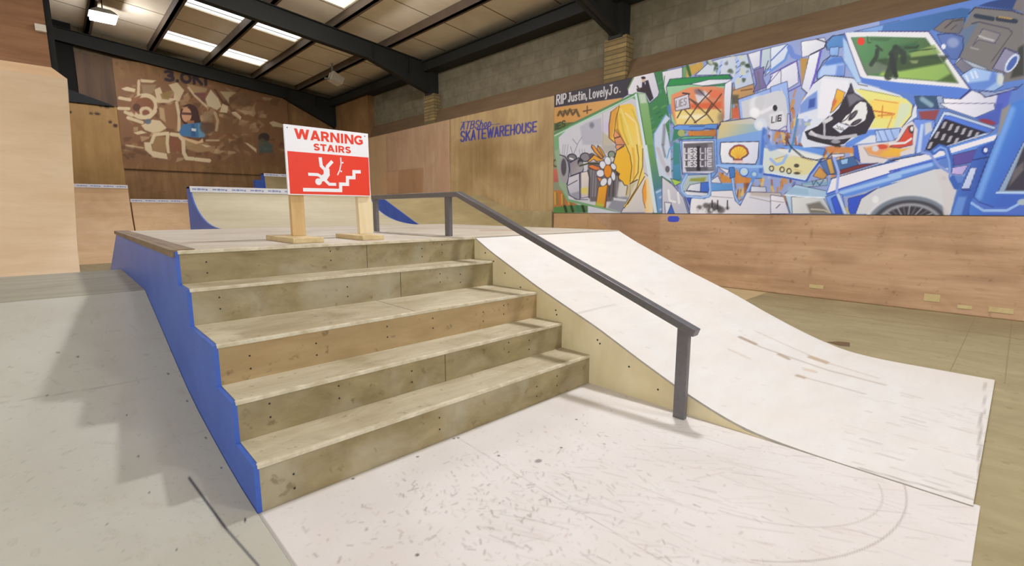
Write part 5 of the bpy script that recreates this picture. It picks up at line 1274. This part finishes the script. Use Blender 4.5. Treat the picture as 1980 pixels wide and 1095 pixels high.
bm = BM(); add_box(bm, -4.2, -.02, 4.32, 4.34, 0, .522); obj('back_panel', bm, M['bank_top'], lk)

# ------------------------------------------------------------------ the stairs with their deck
YS = [0.0, .242, .484, .9615, 1.186]
ZS = [0.0, .197, .371, .556, .743, .920]
st = thing('stair_box', 'five step plywood stair block with a blue side and a pale deck on top', 'stairs', (1.0, 0, 0))
for i in range(5):
    bm = BM()
    y = YS[i]
    add_box(bm, 0, 2.0, y, y + .018, max(0, ZS[i] - .02), ZS[i + 1] - .018)
    sx = (None, 1.02, None, 1.18, 1.06)[i]
    if sx:
        add_box(bm, sx, sx + .003, y - .0006, y + .001, ZS[i], ZS[i + 1] - .018, 1)
    for q in range((4, 5, 6, 4, 4)[i]):
        xx = (.1 + q * .52 + .17 * ((i * 3 + q) % 3)) % 1.95 + .02
        for dz in (.05, .11):
            add_cyl(bm, (xx, y - .0012, ZS[i] + dz + .02 * ((q + i) % 2)), .0045, .003, (0, 1, 0), 8, mi=1)
    obj('riser', bm, [M['riser_warm'] if i == 2 else M['riser'], M['screw']], st)
for i in range(4):
    bm = BM(); add_box(bm, 0, 2.0, YS[i] - .002, YS[i + 1] + .004, ZS[i + 1] - .018, ZS[i + 1])
    if i == 2:
        add_box(bm, 1.0, 1.003, YS[i], YS[i + 1], ZS[i + 1] - .001, ZS[i + 1] + .0006, 1)
    tr = obj('tread', bm, [M['tread'], M['screw']], st)
    bm = BM(); add_box(bm, -.006, 2.0, YS[i] - .006, YS[i] + .014, ZS[i + 1] - .017, ZS[i + 1] + .0012)
    obj('nosing', bm, M['edge'], tr, None, .003)['label'] = 'worn pale front edge'
dk, br = grid_board('deck', lambda s, q: np.stack([0.0 + 4.04 * s, 1.184 + 3.28 * q, np.full_like(s, .920)], 1), 160, 110, (0, 0, -.018), M['deck'], st)
for a_, w, col in (([(745, 449), (860, 456)], 2, (120, 104, 84)), ([(350, 471), (545, 462), (700, 452)], 1.4, (150, 134, 108)), ([(610, 462), (672, 458)], 1.6, (140, 122, 98)), ([(230, 452), (360, 474)], 3, (176, 162, 138)), ([(930, 446), (1010, 446)], 2, (176, 140, 112)), ([(880, 441), (1060, 446)], 1.2, (170, 150, 124)), ([(400, 452), (700, 444), (800, 440)], 1.0, (170, 156, 130))):
    br.line(a_, w, col, .7, 1.5)
br.attr(dk.data)
bm = BM(); add_box(bm, -.006, 2.0, 1.178, 1.205, .902, .9215); obj('nosing', bm, M['edge'], dk, None, .003)['label'] = 'worn pale front edge'
sp = [(0, 0), (0, ZS[1])]
for i in range(4):
    sp += [(YS[i + 1], ZS[i + 1]), (YS[i + 1], ZS[i + 2])]
sp = [(y, z - (.004 if 0 < z else 0)) for y, z in sp]
bm = BM(); add_prism(bm, sp + [(4.42, .905), (5.85, .40), (6.3, .0)], -.018, 0.0, 'x'); obj('side_panel', bm, M['blue'], st)['label'] = 'bright blue painted side panel'
bm = BM(); add_prism(bm, [(1.20, .888), (1.20, .9255), (4.44, .9255), (4.44, .895)], -.034, .004, 'x')
add_prism(bm, [(1.20, .9205), (1.20, .927), (4.44, .927), (4.44, .9205)], .004, .075, 'x')
obj('edge_batten', bm, M['batten'], st)['label'] = 'weathered brown edging strip'
bm = BM(); add_box(bm, 0, 4.04, 4.445, 4.464, 0, .902); obj('back_panel', bm, M['riser'], st)
bm = BM(); add_box(bm, 4.02, 4.04, 1.19, 4.445, 0, .902); obj('end_panel', bm, M['panel_pale'], st)

# ------------------------------------------------------------------ handrail
hr = thing('handrail', 'dark square steel handrail sloping down beside the steps', 'handrail', (1.93, -.67, 0))
RX = 1.93
RA, RB, RC = (-.745, .498), (1.29, 1.262), (2.80, 1.262)
sl = math.atan2(RB[1] - RA[1], RB[0] - RA[0])
hh = .021
tn = math.tan(sl / 2) * hh
n_ = (-math.sin(sl) * hh, math.cos(sl) * hh)
prof = [(RA[0] + n_[0], RA[1] + n_[1]), (RB[0] - tn, RB[1] + hh), (RC[0], RC[1] + hh), (RC[0], RC[1] - hh), (RB[0] + tn, RB[1] - hh), (RA[0] - n_[0], RA[1] - n_[1])]
bm = BM(); add_prism(bm, prof, RX - .03, RX + .03, 'x'); obj('rail', bm, M['steel'], hr, None, .005)
for y, z0, z1 in ((-.675, .005, .505), (1.44, .92, 1.242), (2.69, .92, 1.242)):
    bm = BM()
    vs = add_box(bm, RX - .015, RX + .018, y - .033, y + .033, z0, z1)
    if z0 < .1:
        for v in vs:
            if v.co.z > .3:
                v.co.z += (v.co.y - y) * math.tan(sl)
    obj('post', bm, M['steel'], hr, None, .004)

# ------------------------------------------------------------------ warning sign
sg = thing('warning_sign', 'red and white warning stairs sign on two timber legs, standing on the deck', 'sign', (1.03, 1.66, .92))
SX0, SX1, SZ0, SZ1, SY = .722, 1.330, 1.238, 1.706, 1.62
bm = BM(); add_box(bm, SX0, SX1, SY, SY + .018, SZ0, SZ1); bd = obj('sign_board', bm, M['white'], sg, None, .002)


def Z(x, y):      # sign artwork coordinates -> board
    xl, xr = 185 + .051 * (y - 152), 765 + .042 * (y - 212)
    yt = 152 + .1034 * (x - 185)
    yb = 642
    return (SX0 + (SX1 - SX0) * (x - xl) / (xr - xl), SZ1 - (SZ1 - SZ0) * (y - yt) / (yb - yt))


def flat(bm, pts, d=.0006, lo=0.0):
    add_prism(bm, pts, SY - lo - d, SY - lo + .0002, 'y')


bm = BM()
w_ = SX1 - SX0
h_ = SZ1 - SZ0
flat(bm, [(SX0 + .012, SZ0 + .007), (SX1 - .005, SZ0 + .007), (SX1 - .005, SZ1 - .375 * h_), (SX0 + .012, SZ1 - .375 * h_)])
obj('red_field', bm, M['red'], bd)


def thick(pts, w):
    """outline of a polyline drawn with a flat pen and mitred corners"""
    P = [np.array(p, float) for p in pts]
    L_, R_ = [], []
    for i, p in enumerate(P):
        d0 = (p - P[i - 1]) if i else (P[1] - p)
        d1 = (P[i + 1] - p) if i < len(P) - 1 else d0
        d0, d1 = d0 / np.linalg.norm(d0), d1 / np.linalg.norm(d1)
        n0, n1 = np.array([-d0[1], d0[0]]), np.array([-d1[1], d1[0]])
        m = n0 + n1
        m = m / max(m @ n0, .35) * w / 2
        L_.append(tuple(p + m)); R_.append(tuple(p - m))
    return L_ + R_[::-1]


def stroke_poly(bm, pts, w, d, lo):
    flat(bm, thick(pts, w), d, lo)


bm = BM()
stroke_poly(bm, [Z(*p) for p in ((303, 604), (558, 604), (558, 560), (608, 560), (608, 513), (656, 513), (656, 472), (707, 472))], .0245, .0004, .0006)
wz = .0235
stroke_poly(bm, [Z(*p) for p in ((417, 376), (424, 435), (456, 468))], wz, .0004, .0007)
stroke_poly(bm, [Z(*p) for p in ((501, 402), (466, 440), (462, 470))], wz, .0004, .0008)
flat(bm, [Z(*p) for p in ((440, 455), (480, 455), (482, 500), (458, 538), (425, 545), (412, 515), (440, 490))], .0004, .0009)
stroke_poly(bm, [Z(*p) for p in ((337, 495), (400, 497), (440, 520))], .021, .0004, .0010)
stroke_poly(bm, [Z(*p) for p in ((440, 525), (478, 562), (526, 562))], .021, .0004, .0011)
c0 = np.array(Z(405, 546))
flat(bm, [(c0[0] + .0235 * math.cos(k * PI / 14), c0[1] + .0235 * math.sin(k * PI / 14)) for k in range(28)], .0004, .0012)
stroke_poly(bm, [Z(*p) for p in ((560, 375), (562, 420), (553, 462), (537, 497))], .0085, .0004, .0007)
for p in ((574, 411), (563, 471)):
    c0 = np.array(Z(*p))
    flat(bm, [(c0[0] + .0062 * math.cos(k * PI / 8), c0[1] + .0062 * math.sin(k * PI / 8)) for k in range(16)], .0004, .0008)
obj('pictogram', bm, M['white'], bd)['label'] = 'white figure falling off a skateboard down steps'


def arc(cx, cy, rx, ry, a0, a1, n=9):
    return [(cx + rx * math.cos(math.radians(a0 + (a1 - a0) * k / n)), cy + ry * math.sin(math.radians(a0 + (a1 - a0) * k / n))) for k in range(n + 1)]


# bold capitals: (advance width, pen strokes) in units of the letter height, pen .23 wide
BOLD = {
    'W': (1.34, [(.125, 1, .375, 0), (.375, 0, .67, 1), (.67, 1, .965, 0), (.965, 0, 1.215, 1)]),
    'A': (.92, [(.12, 0, .46, 1), (.46, 1, .80, 0), [(.26, .27), (.66, .27)]]),
    'R': (.82, [[(.12, 0), (.12, 1)], [(.2, .885), (.42, .885)] + arc(.44, .67, .21, .215, 90, -90)[1:] + [(.2, .455)], (.42, .45, .68, 0)]),
    'N': (.90, [[(.115, 0), (.115, 1)], [(.785, 0), (.785, 1)], (.13, 1, .77, 0)]),
    'I': (.36, [[(.18, 0), (.18, 1)]]),
    'G': (.90, [[(.78, .80)] + arc(.50, .5, .39, .39, 55, 320, 16) + [(.76, .52)], [(.50, .46), (.87, .46)]]),
    'S': (.74, [[(.64, .83)] + arc(.37, .70, .25, .19, 55, 230, 9) + arc(.37, .29, .26, .18, 60, -130, 10) + [(.08, .19)]]),
    'T': (.76, [[(.0, .885), (.76, .885)], [(.38, .9), (.38, 0)]]),
}


def letters(body, x0, x1, z0, z1):
    bm = BM()
    gap = .07
    tot = sum(BOLD[c][0] for c in body) + gap * (len(body) - 1)
    sx, sz = (x1 - x0) / tot, z1 - z0
    x = 0.0
    for ch in body:
        for k, stx in enumerate(BOLD[ch][1]):
            if isinstance(stx, tuple):                          # slanted stem cut level at both ends
                xa, za, xb, zb = stx
                o_ = [(x0 + (x + xx) * sx, z0 + zz * sz) for xx, zz in ((xa - .125, za), (xa + .125, za), (xb + .125, zb), (xb - .125, zb))]
            else:
                q = [(a_ * sz, c_ * sz) for a_, c_ in stx]      # drawn square, then fitted to the line's width
                o_ = [(x0 + (x * sx) + px * sx / sz, min(max(z0 + pz, z0), z1)) for px, pz in thick(q, .225 * sz)]
            flat(bm, o_, .0004, .0003 + k * .00025)
        x += BOLD[ch][0] + gap
    return bm


obj('lettering', letters('WARNING', SX0 + .108 * w_, SX0 + .925 * w_, SZ1 - .19 * h_, SZ1 - .045 * h_), M['red'], bd)['label'] = 'large red word WARNING'
obj('lettering', letters('STAIRS', SX0 + .315 * w_, SX0 + .765 * w_, SZ1 - .335 * h_, SZ1 - .232 * h_), M['red'], bd)['label'] = 'smaller red word STAIRS'
for sx in (.035, .955):
    bm = BM(); add_cyl(bm, (SX0 + sx * w_, SY - .0012, SZ1 - .045 * h_), .004, .002, (0, 1, 0), 10); obj('screw', bm, M['screw'], bd)
for x0, x1, m, fx0, fx1, fy1 in ((.742, .832, 'pine', .640, .84, 1.90), (1.240, 1.352, 'pine_pale', 1.115, 1.282, 1.80)):
    bm = BM()
    vs = add_box(bm, x0, x1, SY + .02, SY + .065, .955, 1.66)
    if m == 'pine_pale':
        for v in vs:
            if v.co.z > 1.3:
                v.co.x += -.018 if v.co.x < 1.3 else -.02
    obj('leg', bm, M[m], sg, None, .003)
    bm = BM(); add_box(bm, fx0, fx1, 1.345, fy1, .9205, .955); obj('foot_board', bm, M['pine_foot'], sg, None, .004)

# ------------------------------------------------------------------ lamps
LG = 'lit lamps hanging from the roof'


def lamp(label, x, y, z, face, h=.21, drop=.09):
    r = thing('hanging_lamp', label, 'lamp', (x, y, z), LG)
    bm = BM()
    add_prism(bm, [(x - h - .03, z + .02), (x + h + .03, z + .02), (x + h * .9, z + .07), (x + h * .5, z + .11), (x - h * .5, z + .11), (x - h * .9, z + .07)], y - h - .03, y + h + .03, 'y')
    obj('housing', bm, M['lamp_body'], r, None, .01)
    bm = BM(); add_box(bm, x - h, x + h, y - h, y + h, z - drop, z + .02); obj('diffuser', bm, face, r)
    bm = BM(); add_cyl(bm, (x, y, z + .1), .012, zc(x) - z - .1, n=10); obj('hanger', bm, M['steel_dark'], r)
    return r


lamp('bright lamp hanging over the stairs and white ramp', 3.1, .2, 4.83, M['key'], .13, .01)
lamp('lit square lamp hanging near the end wall, top left', .73, 12.0, 5.17, M['far'], .21, .05)
lamp('bright lamp hanging behind the viewpoint on the right', 3.3, -5.0, 4.9, M['far'])
lamp('bright lamp hanging over the left side of the hall', -4.4, -3.0, 5.0, M['far'])
lamp('added unseen fill lamp hanging over the deck and the pale quarter pipe', 3.3, 6.1, 4.85, M['far'])  # extra lamp added above the view to brighten the back wall
lamp('bright lamp hanging over the tallest ramp', -3.6, 7.2, 5.1, M['far'])

fl_ = thing('flood_lamp', 'unlit pale flood lamp on a bracket under the roof in the far right corner', 'lamp', (5.45, 11.4, 4.6))
bm = BM(); add_prism(bm, [(5.32, 4.62), (5.62, 4.52), (5.70, 4.70), (5.40, 4.84)], 11.3, 11.6, 'y'); obj('housing', bm, M['lamp_white'], fl_, None, .01)
bm = BM(); add_prism(bm, [(5.2, 4.62), (5.36, 4.62), (5.44, 4.82), (5.44, 5.06), (5.40, 5.06), (5.40, 4.84), (5.33, 4.66), (5.2, 4.66)], 11.43, 11.47, 'y'); obj('bracket', bm, M['lamp_body'], fl_)
